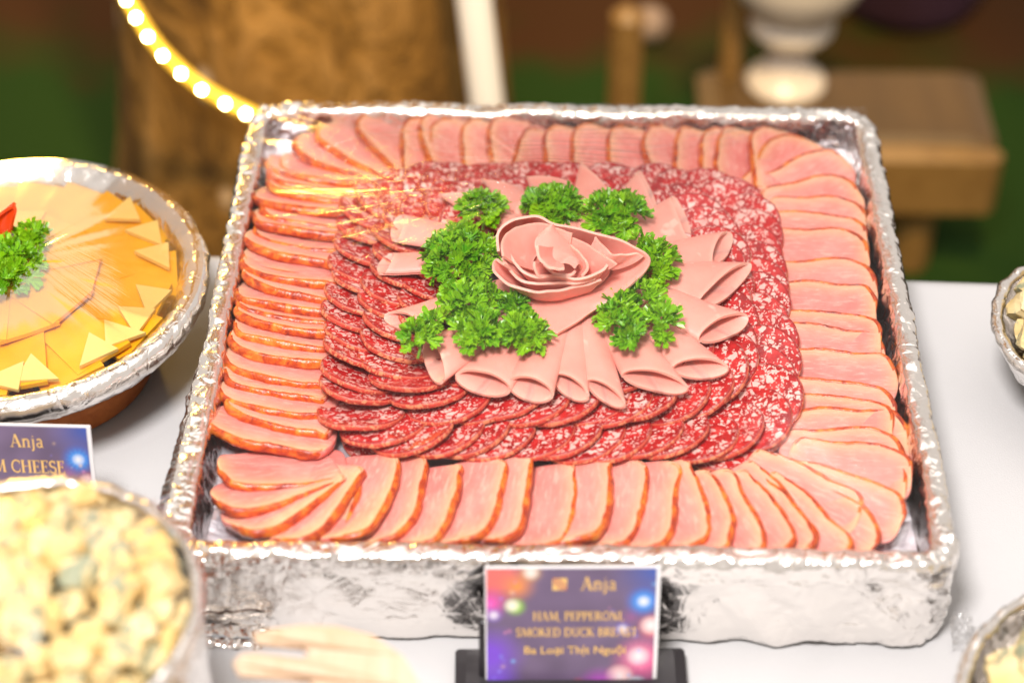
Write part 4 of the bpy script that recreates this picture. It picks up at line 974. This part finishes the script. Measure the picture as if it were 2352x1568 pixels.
# ------------------------------------------------------------------ behind the table
def trunk():
    n, m = 90, 60; V = []; c0 = (PY(705, 300, 1.0).x, 1.03); wid = .222
    for i in range(n):
        a = 2 * PI * i / n
        for j in range(m):
            z = j / (m - 1) * 2.6; r_ = wid * (1 + .30 * math.exp(-z / .35)) * (1 + .035 * noise.noise((math.cos(a) * 2, math.sin(a) * 2, z * 3)) + .02 * noise.noise((math.cos(a) * 9, math.sin(a) * 9, z * 14)))
            V.append((c0[0] + .03 * z + r_ * math.cos(a), c0[1] + r_ * math.sin(a), z - .02))
    o = link('trunk', meshdata('trunk', V, gridfaces(n, m, wrapn=True)), BARK); root = tag(empty('tree', (c0[0], c0[1], 0)), 'thick rough brown tree trunk behind the cheese platter and tray', 'tree')
    o.parent = root; o.matrix_parent_inverse = Matrix.Translation((-c0[0], -c0[1], 0))
    return c0
TC = trunk()
def string_lights():
    BULB = Mat('bulb_glow', (1, .8, .4)); BULB.set('Emission Color', (1, .80, .38, 1)); BULB.set('Emission Strength', 95.0)
    ROPE = Mat('rope_glow', (.75, .45, .05), .3); ROPE.set('Emission Color', (1, .58, .05, 1)); ROPE.set('Emission Strength', .55)
    px = [(262, -95), (276, -45), (294, -4), (316, 36), (343, 80), (377, 123), (419, 164), (466, 201), (520, 233), (567, 256), (625, 282), (690, 305)]
    pts = [PY(x, y, .76 - .004 * i) for i, (x, y) in enumerate(px)]
    root = tag(empty('string_light', pts[4]), 'glowing rope of warm bulbs hanging in front of the tree trunk', 'string light')
    rel = [p - pts[4] for p in pts]
    link('cable', tube('cable', catmull([tuple(p) for p in rel], 120), .0075, 10), ROPE, root)
    sph = lathe('bulb', [(.0026 * math.sin(PI * i / 10), .0026 * math.cos(PI * i / 10)) for i in range(11)], 16)
    for p in rel[1:]:
        o = link('bulb', sph, BULB, root); o.location = p + Vector((0, -.009, .003))
string_lights()
def post():
    a, b = PY(1086, -20, .80), PY(1119, 245, .80); d = b - a
    pts = [tuple(a - d * 5), tuple(a), tuple(b), tuple(b + d * ((.0 - b.z) / d.z))]
    o = link('leaning_pole', tube('leaning_pole', catmull(pts, 30), .0200, 20), POST); tag(o, 'white painted pole leaning against the tree behind the tray', 'pole')
post()
def bench():
    # low wooden bench with the urn on it
    h = .22
    DARKW = wood('dark_bench_wood', (.070, .040, .013), (.10, .058, .019), 6)
    fr = P(2296, 325, h); bl = P(1600, 150, h)
    root = tag(empty('wooden_bench', (fr.x, fr.y, 0)), 'low brown wooden bench behind the right of the tray, blurred', 'bench')
    x1, y0, ln, dp = fr.x, fr.y, fr.x - bl.x, bl.y - fr.y
    def part(name, sx, sy_, sz, c, m=WBEN):
        o = link(name, box(name, sx, sy_, sz, min(.016, sx * .3, sy_ * .3, sz * .3)), m, root); o.location = (c[0] - x1, c[1] - y0, c[2]); return o
    part('seat', ln, dp, .035, (x1 - ln / 2, y0 + dp / 2, h - .0175), DARKW)
    part('apron', ln, .035, .095, (x1 - ln / 2 + .004, y0 - .012, h - .050))
    for dx in (.085, ln - .06):
        for dy in (.02, dp - .04): part('leg', .048, .048, h - .037, (x1 - dx, y0 + dy, (h - .037) / 2))
    q = P(1433, 235, h); wp = link('wooden_post', box('wooden_post', .042, .042, .36, .012, (0, 0, .18)), WBEN); wp.location = (q.x, q.y + .01, 0); tag(wp, 'short ochre wooden post standing left of the bench', 'post')
    q = P(1682, 225, h); part('arm_post', .028, .035, .34, (q.x, q.y + .06, h + .17))
    # urn
    p = P(1808, 222, h); c = (p.x, p.y)
    prof = catmull([(0, 0), (.052, 0), (.050, .010), (.036, .022), (.027, .045), (.030, .065), (.050, .080), (.056, .095), (.052, .112), (.056, .125), (.074, .140), (.092, .175), (.100, .23), (.104, .28), (.110, .285), (.100, .28), (.0, .20)], 60)
    u = link('urn', lathe('urn', prof, 56), VASE); u.location = (c[0], c[1] + .03, h + .001); tag(u, 'white footed urn standing on the wooden bench', 'urn')
    b = P(1490, 90, .0); ST = Mat('pale_stone', (.28, .20, .15), .8)
    o = link('round_stone', lathe('round_stone', [(.030 * math.sin(PI * i / 14), .028 + .028 * -math.cos(PI * i / 14)) for i in range(15)], 24, crinkle(.003, 40, 2)), ST); o.location = (b.x, b.y, 0); tag(o, 'pale round stone lying on the ground behind the bench', 'stone')
    q = P(2090, 60, .0); pot = Mat('dark_pot', (.045, .020, .040), .5)
    o = link('planter', lathe('planter', catmull([(0, 0), (.10, 0), (.13, .08), (.15, .20), (.16, .215), (.145, .21), (0, .18)], 40), 48), pot); o.location = (q.x, q.y + .08, .0); tag(o, 'large dark planter pot behind the wooden bench', 'planter')
bench()
